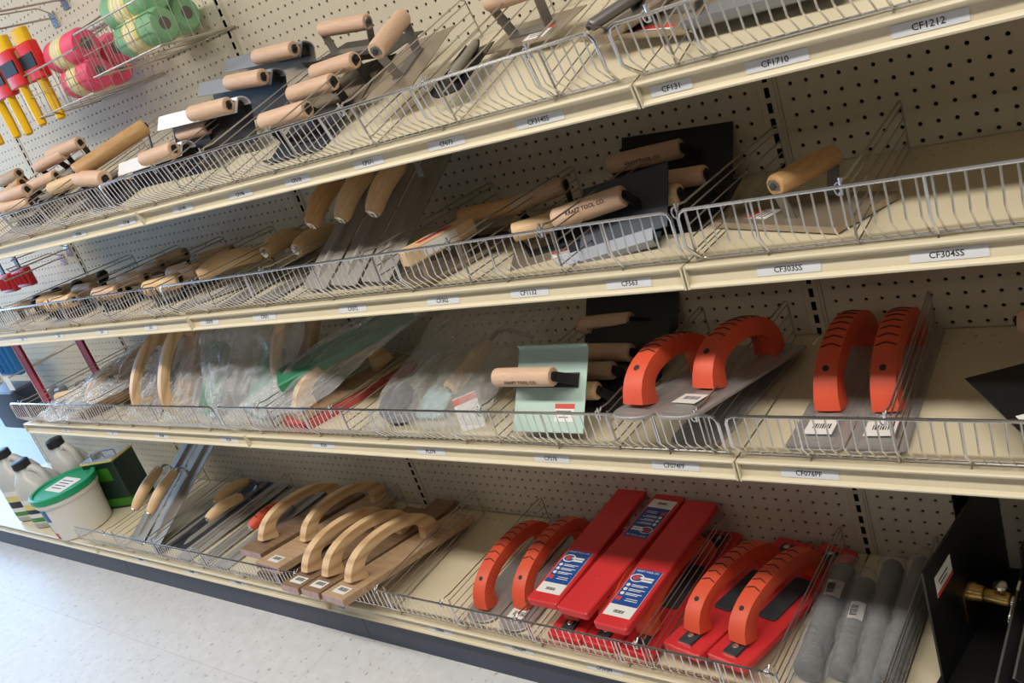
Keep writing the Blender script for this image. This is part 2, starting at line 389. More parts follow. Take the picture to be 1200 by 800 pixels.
# ------------------------------------------------------------------ wire fences along the shelf fronts
def fence(n, X0, X1, label):
    z = SH[n]; sl = TILT if n == 'top' else 0
    e = thing('wire_fence', label, 'fence', ((X0 + X1) / 2, FRONT, z), (1, 0, 0), (0, -sl, 1), 'wire fences along the shelf fronts')
    W = (X1 - X0) / 2; yt, zt, yk, zk, yb, zb = -.42, 3.2, -.40, 1.2, .62, .16
    r = .095
    def rail(m):
        c = .45
        m.tube([(-W + .25, yb, zb), (-W + .12, yk + .5, .65), (-W, yk, zk), (-W, yt, zt - c), (-W + .13, yt, zt - .13), (-W + c, yt, zt), (W - c, yt, zt), (W - .13, yt, zt - .13), (W, yt, zt - c), (W, yk, zk), (W - .12, yk + .5, .65), (W - .25, yb, zb)], r, 6)
    part(e, 'top_rail', 'chrome', rail)
    part(e, 'bottom_rail', 'chrome', lambda m: m.tube([(-W + .2, yb, zb), (W - .2, yb, zb)], .075, 6))
    def pick(m):
        k = int((2 * W - 1) / .62); st = (2 * W - 1) / k
        for i in range(k + 1):
            x = -W + .5 + i * st
            m.tube([(x, yt, zt), (x, yk, zk + .15), (x, yk + .18, zk - .1), (x, yb, zb)], .052, 4)
    part(e, 'picket_wires', 'chrome', pick)
    k = max(2, round(2 * W / 8))
    for i in range(k):
        x = -W + (i + .5) * 2 * W / k
        part(e, 'support_wire', 'chrome', lambda m: m.tube([(x, yt + .09, zt), (x, yk + .09, zk), (x, yb - .05, .1), (x, yb - .35, -.02)], .085, 6))
fence('top', .1, 24, 'chrome wire fence on the top shelf in front of the bronze blades')
fence('top', -49.6, -.8, 'chrome wire fence on the top shelf before the stacked edgers')
fence('top', -96, -50.2, 'chrome wire fence on the top shelf at the far left')
fence('second', .7, 24, 'chrome wire fence on the second shelf before the lone bronze float')
fence('second', -49.4, .3, 'chrome wire fence on the second shelf before the three tall trowels and blued blade')
fence('second', -96, -50.1, 'chrome wire fence on the second shelf before the small wooden handles')
fence('third', .3, 24, 'chrome wire fence on the third shelf before the flat orange-handled trowels')
fence('third', -49.9, -.2, 'chrome wire fence on the third shelf before the mint plate and cloudy bag')
fence('third', -95.5, -50.5, 'chrome wire fence on the third shelf before the bagged floats at left')
fence('bottom', -98.3, -50.2, 'chrome wire fence on the bottom deck right of the pail')
fence('bottom', -49.6, -1.0, 'chrome wire fence on the bottom deck before the red floats')

# ------------------------------------------------------------------ wire dividers
def divider(n, xf, xb, label):
    z = SH[n]; sl = TILT if n == 'top' else 0
    dx = xb - xf
    e = thing('wire_divider', label, 'wire divider', (xf, FRONT + .25, z + sl * .25), (1, 0, 0), (0, -sl, 1), 'wire dividers between the bins')
    L_ = 15.1 * math.sqrt(1 + sl * sl); zs = [3.15, 2.8, 2.1, 1.4, .7, .16]
    sk = lambda y: dx * y / L_
    def wires(m):
        for zz in zs[1:]:
            m.tube([(sk(.2), .2, zz), (sk(L_ - .1), L_ - .1, zz)], .05, 4)
        m.tube([(0, -.55, 2.95), (0, -.5, 3.25), (0, -.25, 3.42), (0, .5, 3.28), (sk(L_ - .5), L_ - .5, 3.2), (sk(L_ - .05), L_ - .05, 2.95), (sk(L_), L_, .16)], .06, 5)
        m.tube([(0, .2, 2.9), (0, .2, .12)], .07, 5)
    part(e, 'wire_grid', 'zinc', wires)
    def clip(m):
        m.tube([(-.13 + .26 * math.sin(t) * .0 + .16 * math.cos(t), -.62, 3.1 + .30 * math.sin(t)) for t in [2 * PI * k / 8 for k in range(9)]], .055, 5)
        m.tube([(.02, -.64, 2.8), (.02, -.66, 3.62)], .07, 6)
    part(e, 'clip', 'chrome', clip)
DV = {
 'top': [(2.3, 1.2), (-4.6, -5.6), (-11.8, -13), (-18.9, -19.6), (-26.2, -26.5), (-34.1, -34.4), (-40.8, -40.8), (-61.4, -60.6), (-68.9, -67.4), (-80.5, -79.6)],
 'second': [(8.9, 7.9), (.7, .5), (-7.9, -8.4), (-15.1, -15.3), (-23.2, -23.2), (-34.6, -34.8), (-44.0, -44.4), (-52.6, -52.4), (-62.2, -61.5), (-71.0, -70.3), (-82.9, -81.0)],
 'third': [(8.8, 7.7), (-1.5, -1.5), (-8, -7.9), (-17.8, -17.6), (-33.6, -33.2), (-43.6, -43.4), (-75.0, -74.5), (-84.2, -83.6), (-92.6, -92.0)],
 'bottom': [(5.4, 5.4), (-1.5, -1.4), (-11.25, -10.9), (-22.2, -22.0), (-30.3, -30.1), (-38.5, -38.8), (-50.2, -50.2), (-69.5, -70.2), (-79.8, -80.6), (-89.7, -90)],
}
DL = {
 'top': ['just right of the fence joint', 'just left of the fence joint', 'beside the narrow black groover', 'right of the steep wooden handle', 'right of the four stacked wooden handles', 'left of the four stacked wooden handles', 'right of the white-lipped tools', 'left of the amber barrel handle', 'among the pale handles at far left', 'leftmost on its shelf'],
 'second': ['right of the bronze float, standing alone', 'between the black blades and the bronze float', 'through the front wooden handle of the blued blade', 'beside the wooden block handle with red sticker', 'right of the three tall trowels', 'left of the three tall trowels', 'beside the banana-shaped pale handle', 'just left of the fence joint', 'third from the left on its shelf', 'second from the left on its shelf', 'leftmost on its shelf'],
 'third': ['right of the two flat orange-handled trowels, by bare deck', 'right of the raised orange-handled trowels', 'between the mint plate bin and the orange-handled trowels', 'between the big cloudy bag and the mint plate', 'left of the big cloudy bag', 'left of the green float bag', 'left of the second bag', 'by the small handles beside the red bars', 'leftmost on its shelf'],
 'bottom': ['right of the wrapped rollers, by the black plates', 'between the front red floats and the wrapped rollers', 'between the upturned red floats and the front red floats', 'between the grey trowels and the upturned red floats', 'left of the grey trowels with orange handles', 'on the bare deck right of the wooden floats', 'between the two groups of wooden floats', 'left of the single orange handle', 'right of the two leaning trowels', 'right of the pail, leftmost on its deck'],
}
SN = {'top': 'on the top shelf', 'second': 'on the second shelf', 'third': 'on the third shelf', 'bottom': 'on the bottom deck'}
for n in DV:
    for (a, c), l in zip(DV[n], DL[n]): divider(n, a, c, 'wire divider %s, %s' % (SN[n], l))
# ------------------------------------------------------------------ trowels, edgers, floats
def wood_handle(e, A, B, R, m, body=None, prof='barrel', n=20):
    """turned handle from A to B (local); returns its part"""
    A, B = V(A), V(B); Lh = (B - A).length
    if prof == 'barrel': pr = [(0, R * .80), (.03, R * .92), (.10, R * .98), (.22, R), (Lh * .5, R * 1.02), (Lh - .22, R), (Lh - .10, R * .98), (Lh - .03, R * .92), (Lh, R * .80)]
    else: pr = [(0, R * .55), (.05, R * .75), (.2, R * .9), (.7, R), (Lh * .55, R * 1.08), (Lh * .8, R * .92), (Lh - .2, R * .8), (Lh, R * .62)]
    b = MB(); b.lathe(pr, n)
    o = b.build('handle', m, e)
    x = (B - A).normalized(); z = V((0, 0, 1)); z = (z - x * z.dot(x)).normalized(); y = z.cross(x)
    mm = Matrix((x, y, z)).transposed().to_4x4(); mm.translation = A * I; o.matrix_local = mm
    if body:
        text('stamp_text', body, R * .52, 'groove', o, (Lh * .52, -R * .72, R * .76), (1, 0, 0), (0, -.68, .73))
    return o

def edger(label, A, B, n, R=.62, H=2.2, bl=6, bw=5, bo=(0, 0), th=.07, hm='beech', bm='darksteel', sm='brackblack', lip=0, lipm=None, lipside=1, ext=.55, legw=.75, body=None, group=None, sticker=None, gap=None, prof='barrel', cat='edger', name='concrete_edger', sbo=None):
    A, B = V(A), V(B); h = B - A; Lh = h.length; x = h.normalized(); z = V(n); z = (z - x * z.dot(x)).normalized(); y = z.cross(x)
    o = (A + B) / 2 - z * H
    e = thing(name, label, cat, o, x, z, group)
    wood_handle(e, (-Lh / 2, 0, H), (Lh / 2, 0, H), R, hm, body, prof)
    bx, by = bo
    def blade(m):
        path = [(by - lipside * bw / 2, 0), (by, 0), (by + lipside * bw / 2, 0)]
        if lip and not lipm:
            for k in range(1, 6):
                a = math.radians(18 * k); path.append((by + lipside * (bw / 2 + lip * math.sin(a)), lip * (1 - math.cos(a))))
        if lipside < 0: pass
        m.ribbon(path, th, bx - bl / 2, bx + bl / 2)
    part(e, 'blade', bm, blade)
    if lip and lipm:
        def fl(m):
            path = [(by + lipside * bw / 2, .0)] + [(by + lipside * (bw / 2 + lip * .45 * math.sin(math.radians(16 * k))), lip * .62 * (1 - math.cos(math.radians(16 * k)))) for k in range(1, 8)]; y_, z_ = path[-1]; path.append((y_ - lipside * lip * .9, z_ + lip * .30))
            m.ribbon(path, th * 1.6, bx - bl / 2, bx + bl / 2)
        part(e, 'lip', lipm, fl)
    def strap(m):
        bx2 = Lh / 2 + ext
        m.box((0, 0, .09), (2 * bx2 if ext > -1 else Lh * .8, legw + .25, .13))
        for s in (-1, 1):
            p0 = V((s * (bx2 - .08), 0, .12)); p1 = V((s * (Lh / 2 + .06), 0, H + .05)); d = (p1 - p0).normalized(); q = V((0, 1, 0)); u = d.cross(q)
            rings = []
            for p, w in ((p0, legw), (p1 - d * .25, legw * .9), (p1 + d * .1, legw * .86), (p1 + d * .3, legw * .5)):
                rings.append([p + q * w / 2 + u * .05, p - q * w / 2 + u * .05, p - q * w / 2 - u * .05, p + q * w / 2 - u * .05])
            m.loft(rings)
    part(e, 'strap', sm, strap)
    for s in (-1, 1):
        part(e, 'rivet', 'black' if sm != 'greystrap' else 'rubber', lambda m: m.lathe([(0, .2), (.06, .2), (.1, .1)] if s > 0 else [(-.1, .1), (-.06, .2), (0, .2)], 10, 'X', (s * (Lh / 2 + .12), 0, H)))
    if sticker:
        sx, sy, w, hh = sticker
        st = part(e, 'price_sticker', 'paper', lambda m: m.box((sx, sy, th / 2 + .01), (w, hh, .015)), smooth=False)
        part(st, 'red_band', 'redink', lambda m: m.box((sx, sy + hh * .36, th / 2 + .02), (w, hh * .28, .015)), smooth=False)
        for k in range(3): part(st, 'print_line', 'ink', lambda m: m.box((sx - w * .05, sy + hh * (.08 - .17 * k), th / 2 + .02), (w * (.8 - .15 * k), hh * .05, .01)), smooth=False)
    return e

TL = NT
UPF = V((0, -.55, .83))          # leaning: blade facing up and to the front
# --- top shelf, the stack of four in the middle bin
edger('lowest black-strapped edger of the four stacked by the middle of the top shelf', (-31.6, -13.2, 8.0), (-26.7, -13.0, 7.9), TL + V((0, -.25, 0)), H=2.3, bm='darksteel', bl=6, bw=5, bo=(0, .9), lip=.5, lipside=-1, ext=-.5)
edger('pale-handled edger second from the bottom of the four-edger stack', (-31.3, -10, 9.1), (-26.3, -10.2, 9.0), TL + V((0, -.3, 0)), H=2.2, bm='bronze', bl=6, bw=5, bo=(0, 1), ext=-.5)
edger('pale-handled edger second from the top of the four-edger stack, half behind the wires', (-30.4, -7.9, 10.0), (-25.4, -8.3, 9.9), TL + V((0, -.3, 0)), H=2.2, bm='bronze', bl=6, bw=4.5, bo=(0, .6), ext=-.5)
edger('topmost edger of the stack, handle raised above a black plate', (-30.8, -5.2, 12.8), (-25.9, -5.2, 12.1), V((0, -.18, 1)), R=.58, H=2.0, bm='black', sm='greystrap', bl=8.2, bw=4.6, bo=(1.0, .2), lip=.5, lipside=-1, ext=-.4)
edger('wooden handle standing steeply on grey straps right of the stacked edgers', (-19.4, -12.2, 9.9), (-20.1, -7.9, 11.4), TL, R=.62, H=2.35, hm='beech', sm='greystrap', bm='bronze', bl=8, bw=4.2, ext=-.55, gap=1)
edger('narrow black channel groover lying beside the steep wooden handle', (-14.0, -12.3, 7.1), (-15.2, -7.6, 8.3), TL, R=.3, H=.62, hm='steel', sm='brackblack', bm='black', bl=7.5, bw=1.5, lip=.5, ext=-1.2, cat='groover', name='groover')
edger('sticker-marked edger at the top edge of the photo, left of the fence joint', (-14.4, -5.9, 10.4), (-9.6, -7.6, 10.3), TL + V((0, -.1, 0)), R=.6, H=2.6, hm='beech', sm='greystrap', bm='bronze', bl=8, bw=3.4, bo=(0, 0), ext=-.5, sticker=(1.4, -.6, 2.2, 1.3))
edger('thick wooden handle cut by the top edge above the fence joint', (-2.6, -10.4, 9.9), (2.3, -11.4, 9.2), TL + V((0, -.1, 0)), R=.72, H=2.9, hm='pine', sm='greystrap', bm='bronze', bl=7, bw=5, bo=(-.4, .2), lip=.6, lipside=-1, ext=-.5, sticker=(0.2, -2.0, 2.4, 1.1))
edger('second bronze edger behind the thick handle at the top edge', (4.6, -8.4, 9.6), (9.4, -8.8, 9.5), TL, R=.62, H=2.5, hm='pine', sm='brackblack', bm='bluegrey', bl=8, bw=5.6, bo=(-.6, -2.6), lip=.7, lipside=-1, ext=-.4)
edger('bronze edger with curved blade at the left end of the fence joint', (-3.8, -12.2, 7.4), (-1.6, -9.2, 8.2), TL, R=.34, H=.75, hm='greystrap', sm='greystrap', bm='bronze', bl=4.6, bw=3.4, lip=.5, lipside=-1, ext=-.8, cat='groover', name='groover')
# --- top shelf, tools with bright lips
W3 = dict(bl=11.4, bo=(-3.0, -1.5), bw=3.0, lip=1.25, lipm='white_lip', bm='black', lipside=1, ext=-.6, H=1.9)
edger('white-lipped edger above the long fence, nearest the front', (-49.5, -12.6, 8.1), (-44.2, -12.8, 8.15), V((0, -.97, .22)), **W3)
edger('white-lipped edger second from the front, pale handle at its right end', (-41.4, -11.8, 10.2), (-36.3, -11.9, 9.9), V((0, -.97, .22)), **W3)
edger('grey-lipped edger third from the front, below the topmost grey channel', (-39.6, -8.6, 11.5), (-34.5, -9.2, 11.0), V((0, -.97, .22)), **dict(W3, lipm='bluegrey'))
edger('topmost grey-lipped edger, blade against the pegboard', (-38.8, -5.6, 12.7), (-33.4, -6.2, 12.2), V((0, -.97, .22)), **dict(W3, lipm='bluegrey', bm='bronze'))
edger('pale wooden handle low behind the front white-lipped edger', (-46.4, -10.2, 9.0), (-42.0, -10.4, 8.9), TL, H=1.9, bm='darksteel', bl=6, bw=4.5, ext=-.5)
edger('amber barrel handle lying up the slope, darker than its neighbours', (-60.2, -13.2, 8.9), (-57.0, -6.4, 10.7), TL, R=.78, H=2.3, hm='oak', bm='bronze', bl=7, bw=4, ext=-.8)
edger('pale handle beside the fence just left of the amber barrel handle', (-60.6, -13.0, 8.3), (-55.8, -13.2, 7.6), TL, R=.75, H=1.9, bm='darksteel', bl=6, bw=4.5, bo=(1, .5), ext=-.5)
for lab, A, B, hm, kw in (
    ('pinkish handle topmost of the far left cluster, below the yellow handled tools', (-73.2, -8.2, 11.3), (-66.7, -8.0, 11.4), 'beech', {}),
    ('handle with small red and white sticker in the far left cluster', (-76.2, -8.6, 10.6), (-70.2, -8.2, 11.0), 'beech', {'sticker': (0, 0, 2, 1)}),
    ('handle capped by a pale label in the far left cluster', (-76.6, -10.1, 9.0), (-71.0, -9.7, 9.2), 'beech', {}),
    ('plain handle at the front of the far left cluster', (-67.2, -12.6, 8.2), (-61.9, -12.2, 8.3), 'pine', {}),
    ('greyish long handle low at the far left of the cluster', (-77.0, -13.0, 8.9), (-71.2, -13.0, 8.9), 'beech', {}),
    ('stout handle by the fence at the far left', (-77.8, -13.2, 7.9), (-71.8, -13.0, 7.6), 'beech', {}),
    ('amber handle at the left edge of the photo on the top shelf', (-85.2, -10, 8.8), (-79.0, -9.6, 9.7), 'oak', {}),
    ('brown handle half cut by the left edge, above the amber one', (-90.0, -7.0, 10.6), (-84.6, -6.9, 10.8), 'brownwood', {})):
    edger(lab, A, B, TL + V((0, -.2, 0)), R=.62, H=2.0, hm=hm, bm='steel', bl=6, bw=3.6, ext=-.5, legw=.6, **kw)

# --- second shelf
BK = 'KRAFT TOOL CO.'
bf = edger('bronze float with amber handle on grey straps, alone on the right of the second shelf', (4.2, -12.3, -2.85), (6.0, -8.1, -2.85), (0, 0, 1), R=.60, H=2.2, hm='oak', sm='greystrap', bm='bronze', bl=4.8, bw=8.6, bo=(-.2, .6), th=.34, ext=-.6, sticker=(-1.2, 2.4, 1.4, 1.6), cat='float', name='hand_float')
part(bf, 'pale_edge', 'tag', lambda m: m.box((-2.43, .6, 0), (.06, 8.5, .3)), smooth=False)
edger('stamped pale handle before the tallest black plate on the second shelf', (-10.9, -2.9, -2.2), (-5.4, -2.6, -2.1), V((0, -.8, .6)), R=.66, H=1.7, bm='black', bl=8.4, bw=5.0, bo=(1.4, .2), body=BK, ext=.5)
edger('plain dark blued plate leaning in front of the black plate', (-8.4, -8.8, -3.7), (-3.9, -8.6, -3.2), V((-.1, .72, -.7)), R=.5, H=1.5, hm='beech', bm='darksteel', bl=6.2, bw=4.2, bo=(.1, 1.1), ext=-.4)
edger('blued edger with stamped pale handle and black strap at the front of the second shelf', (-10.2, -11.8, -2.95), (-5.3, -11.2, -2.35), V((0, -.45, .88)), R=.68, H=1.9, bm='darksteel', bl=6.6, bw=4.4, bo=(.9, -.6), lip=.8, lipm='bluegrey', lipside=-1, body=BK, ext=.9)
edger('plain pale handle left of the blued edger, black strap under it', (-13.7, -11.9, -3.4), (-9.6, -9.7, -3.4), (0, -.1, 1), R=.64, H=1.8, hm='pine', bm='bronze', bl=6, bw=4.4, bo=(0, 0), ext=-.6, sticker=(1.0, -1.4, 2.4, .9))
edger('shaded grey-brown handle behind the plain pale handle', (-17.4, -6.4, -3.0), (-12.8, -6.0, -2.3), (0, -.2, 1), R=.6, H=2.2, hm='brownwood', bm='bronze', bl=6, bw=4, ext=-.5)
edger('short pale handle end showing right of the blued plate', (-7.0, -9.4, -3.2), (-2.6, -9.6, -3.2), (0, -.15, 1), R=.64, H=2.0, hm='pine', bm='black', bl=6.4, bw=5, bo=(.3, .6), ext=.5)
edger('darker handle end behind the short pale one, by the divider', (-6.6, -6.4, -3.1), (-2.2, -6.6, -3.1), (0, -.3, 1), R=.62, H=1.9, hm='beech', bm='black', bl=6.4, bw=4, ext=.5)
edger('brown handle lying behind the wooden block handle', (-22.4, -6.6, -3.1), (-16.8, -6.2, -3.1), (0, -.1, 1), R=.64, H=2.1, hm='oak', bm='bronze', bl=6, bw=4, ext=-.5)

def block_float():
    e = thing('wooden_groover', 'square wooden block handle with a red and white sticker', 'groover', (-20.4, -11.8, -5.35), (.27, .96, .02))
    def blk(m):
        m.slab(rrect(6.2, 1.25, .3), 1.55, 2.75, .12)
    hd = part(e, 'handle', 'pine', blk)
    st = part(hd, 'sticker', 'paper', lambda m: m.box((-.2, -.635, 2.15), (3.0, .015, .8)), smooth=False)
    part(hd, 'red_strip', 'redink', lambda m: m.box((-.2, -.15, 2.76), (3.0, .62, .015)), smooth=False)
    text('sticker_text', 'KRAFT', .56, 'blue', hd, (-.2, -.15, 2.78), (1, 0, 0), (0, 0, 1))
    for sx in (1.6, -1.6): part(e, 'shank', 'bronze', lambda m: m.box((sx, 0, .85), (.5, .7, 1.5)))
    part(e, 'blade', 'bronze', lambda m: m.ribbon([(-1.9, .5), (-1.6, .12), (-.6, .06), (0, .02), (.6, .06), (1.6, .12), (1.9, .5)], .09, -3.2, 3.4))
block_float()

def trowel(label, o, d, up, Lb=15, wb=3.2, hs=2.5, hl=5.4, H=2.5, R=.6, hm='pine', bm='steel', bow=.35, nut=True, tang=1, group=None, ridge=True, hoff=0.0, name='finishing_trowel', cat='trowel', grooves=0, bz=0.0):
    """long steel blade along +x from o; curved handle starting hs along it"""
    e = thing(name, label, cat, o, d, up, group)
    def bl(m):
        rr = rrect(Lb, wb, .25, 3, Lb / 2, 0); m.slab(rr, 0, .07)
    part(e, 'blade', bm, bl)
    if ridge:
        part(e, 'spine', 'steel' if bm != 'bronze' else 'bronze', lambda m: m.loft([[V((x, -w, .07)), V((x, w, .07)), V((x, w * .5, .07 + h)), V((x, -w * .5, .07 + h))] for x, w, h in ((.8, .1, .05), (1.6, .3, .3), (Lb * .5, .34, .36), (Lb - 1.6, .3, .3), (Lb - .8, .1, .05))]))
    P = []; k = 12
    for i in range(k + 1):
        t = i / k; P.append(V((hs + hl * t, hoff, H + bow * math.sin(PI * t) - .25 * t * tang)))
    rad = [R * f for f in (.74, .93, .99, 1.02, 1.05, 1.07, 1.07, 1.06, 1.04, 1.0, .96, .9, .7)]
    hd = part(e, 'handle', hm, lambda m: m.tube(P, rad, 16))
    for g in range(grooves):
        i = 4 + g; part(hd, 'grip_groove', 'groove', lambda m: m.tube([P[3 + g * 2] + V((-.15, y, math.sqrt(max(.01, (R * 1.05) ** 2 - y * y)))) for y in (-.4, -.2, 0, .2, .4)], .06, 5))
    if nut: part(e, 'nut', 'bolt', lambda m: (m.lathe([(0, .3), (.03, .43), (.14, .43), (.18, .26)], 8, 'X', tuple(P[0] - V((.13, 0, 0)))), m.lathe([(-.22, .12), (-.12, .13)], 8, 'X', tuple(P[0]))))
    def tg(m):
        x1 = hs + hl
        m.loft([[V((x, hoff * f - w, z - .1)), V((x, hoff * f + w, z - .1)), V((x, hoff * f + w * .8, z + .12)), V((x, hoff * f - w * .8, z + .12))] for x, w, z, f in ((x1 - .3, .3, H - .25, 1), (x1 + .35, .34, H - .35, 1), (x1 + .75, .34, H - .9, 1), (x1 + .7, .34, H - 1.6, .4), (x1 + .3, .4, .35, 0), (x1 - .2, .4, .2, 0))])
    part(e, 'tang', 'greystrap', tg)
    return e
d3 = V((.12, .83, .55)); u3 = V((-.02, -.55, .83))
for k, lab in enumerate(('rightmost of the three tall steel trowels leaning on the second shelf', 'middle one of the three tall steel trowels leaning on the second shelf', 'leftmost of the three tall steel trowels, its handle tip lowest')):
    trowel(lab, (-25.8 - 3.5 * k, -14.0, -4.9), d3, u3, Lb=15.5, wb=3.25, hs=4.1, hl=4.7, H=2.75, R=.74, bow=.45, hm='oak' if k == 2 else 'pine', group='tall steel trowels')
trowel('shaded wooden trowel with silver nut just left of the tall trowels', (-39.0, -14.5, -5.25), (-.04, 1, .02), (0, 0, 1), Lb=13.5, wb=3, hs=5.3, hl=5, H=2.3, hm='pine', R=.8)
trowel('shaded wooden trowel with silver nut, second left of the tall trowels', (-43.9, -14.5, -5.25), (-.10, 1, .02), (0, 0, 1), Lb=13.5, wb=3, hs=6.0, hl=5, H=2.3, hm='pine', R=.8)
trowel('long banana-shaped pale handle with silver tip above the red sticker', (-53.2, -13.8, -5.3), (.72, .69, .02), (0, 0, 1), Lb=11, wb=3, hs=3.2, hl=6, H=2.15, hm='pine', R=.78, bow=.5)
SM = dict(R=.76, H=1.9, bl=5.5, bw=3.4, ext=-.5, legw=.6)
for lab, A, B, hm, bm in (
    ('grey-brown handle between the banana-shaped handle and the fence joint', (-61.4, -8.2, -3.4), (-55.2, -8.9, -3.4), 'beech', 'black'),
    ('bright pale handle at the fence, just left of the fence joint', (-59.6, -12.4, -3.4), (-55.6, -10.9, -3.4), 'pine', 'bronze'),
    ('shaded handle at the back above the banana-shaped handle', (-62.0, -4.2, -3.6), (-58.2, -2.5, -3.6), 'brownwood', 'black'),
    ('brownish handle left of the bright pale one', (-72.0, -8.0, -3.4), (-67.0, -7.9, -3.4), 'beech', 'black'),
    ('shaded handle in the second row, far left bins', (-72.8, -5.0, -3.6), (-69.0, -4.5, -3.4), 'brownwood', 'black'),
    ('shaded handle farthest back in the far left bins', (-72.0, -3.0, -3.4), (-68.4, -1.6, -3.2), 'brownwood', 'black'),
    ('pinkish handle tip at the fence, middle of the far left bins', (-71.2, -11.6, -3.4), (-66.6, -11.4, -3.4), 'beech', 'darksteel'),
    ('small tan handle at the fence, leftmost light pair', (-79.4, -13.2, -3.4), (-75.0, -12.4, -3.4), 'pine', 'darksteel'),
    ('tan handle behind the leftmost light pair', (-84.4, -11.8, -3.4), (-80.2, -10.6, -3.4), 'oak', 'darksteel'),
    ('brown handle behind the pinkish handle tip', (-80.4, -9.2, -3.4), (-75.4, -9.4, -3.4), 'brownwood', 'darksteel')):
    edger(lab, A, B, (0, -.1, 1), hm=hm, bm=bm, cat='groover', name='groover', **SM)
for k, (x, y) in enumerate(((-91.2, -10.6), (-90.5, -8.4), (-89.4, -6.2), (-87.2, -3.8))):
    e = thing('bullnose_trowel', 'tool with round black knob, %s of four in a receding row at far left' % ('nearest', 'second', 'third', 'last')[k], 'trowel', (x, y, -5.35), (.94, .34, 0), group='black-knobbed tools')
    part(e, 'blade', 'steel', lambda m: m.slab(rrect(5.5, 3, .4, 3), 0, .08))
    part(e, 'handle', 'brownwood', lambda m: m.lathe([(-2.2, .4), (-2.0, .52), (0, .56), (1.6, .5), (1.8, .4)], 14, 'X', (-.2, 0, 1.7)))
    part(e, 'knob', 'black', lambda m: m.lathe([(1.5, .4), (1.6, .66), (1.9, .74), (2.3, .72), (2.5, .4)], 14, 'X', (-.2, 0, 1.7)))
    part(e, 'post', 'black', lambda m: (m.box((1.3, 0, .8), (.5, .6, 1.5)), m.box((-1.5, 0, .8), (.4, .5, 1.4))))
# ------------------------------------------------------------------ third shelf: black edgers and the mint plate
edger('mint green steel edger plate standing to the front, stamped pale handle across it', (-17.3, -14.3, -12.75), (-12.35, -14.3, -12.75), V((0, -.80, .60)), R=.66, H=1.75, bm='mint', bl=5.9, bw=5.6, bo=(.95, -.75), lip=.35, lipside=1, body=BK, ext=.85, th=.06, sticker=(2.3, -2.2, 1.6, 1.2))
edger('stamped handle at the top of the black edger stack on the third shelf', (-17.6, -2.8, -14.4), (-13.0, -2.7, -14.3), V((0, -.8, .6)), R=.7, H=1.6, bm='black', bl=8.4, bw=6.2, bo=(1.2, 1.0), body=BK, ext=.7)
edger('grey-brown handle second from the top of the black edger stack', (-15.7, -6.4, -15.0), (-11.1, -6.7, -15.0), V((0, -.7, .7)), R=.68, H=1.7, hm='beech', bm='black', bl=7, bw=5.5, bo=(.5, .2), ext=.6)
edger('purple-grey shaded handle third down the black edger stack, right of the mint plate', (-16.1, -9.0, -15.2), (-11.4, -9.0, -15.2), V((0, -.6, .8)), R=.66, H=1.6, hm='brownwood', bm='black', bl=6.6, bw=5, bo=(.6, .4), ext=.6)
edger('lowest handle end right of the mint plate, pale with a grey strap', (-16.4, -10.9, -15.75), (-11.8, -10.9, -15.75), V((0, -.5, .85)), R=.66, H=1.25, hm='pine', bm='black', bl=6.6, bw=4.6, bo=(.9, .3), sm='brackblack', ext=.75)

def arch(m, x0, x1, zb, h, w, t, foot, n=14, flare=1.5):
    """arched grip along x: swept rectangle with rounded corners"""
    rings = []
    for i in range(n + 1):
        u = i / n; a = PI * u
        cx = (x0 + x1) / 2 - math.cos(a) * (x1 - x0) / 2 * (.985 - .06 * math.sin(a)); s = math.sin(a) ** .62
        cz = zb + h * s
        # tangent
        du = .01; a2 = PI * min(1, max(0, u + du)); a1 = PI * min(1, max(0, u - du))
        tx = -(math.cos(a2) - math.cos(a1)); tz = h * (math.sin(a2) ** .62 - math.sin(a1) ** .62) / ((x1 - x0) / 2)
        T = V((tx, 0, tz)).normalized()
        if u < .02: T = V((.25, 0, .97))
        if u > .98: T = V((.25, 0, -.97))
        N = V((-T.z, 0, T.x))
        k = 1 + (flare - 1) * (abs(2 * u - 1) ** 4)
        tt = t * k; ww = w * (1 + .12 * (abs(2 * u - 1) ** 4))
        pr = []
        for c in range(12):
            q = 2 * PI * (c + .5) / 12; cc, ss = math.cos(q), math.sin(q)
            f = 1 / max(abs(cc), abs(ss)) * .72 + .28 * 1.12
            pr.append(V((cx, 0, cz)) + V((0, 1, 0)) * cc * f * ww / 2 * .96 + N * ss * f * tt / 2 * .96)
        rings.append(pr)
    m.loft(rings)
    return rings

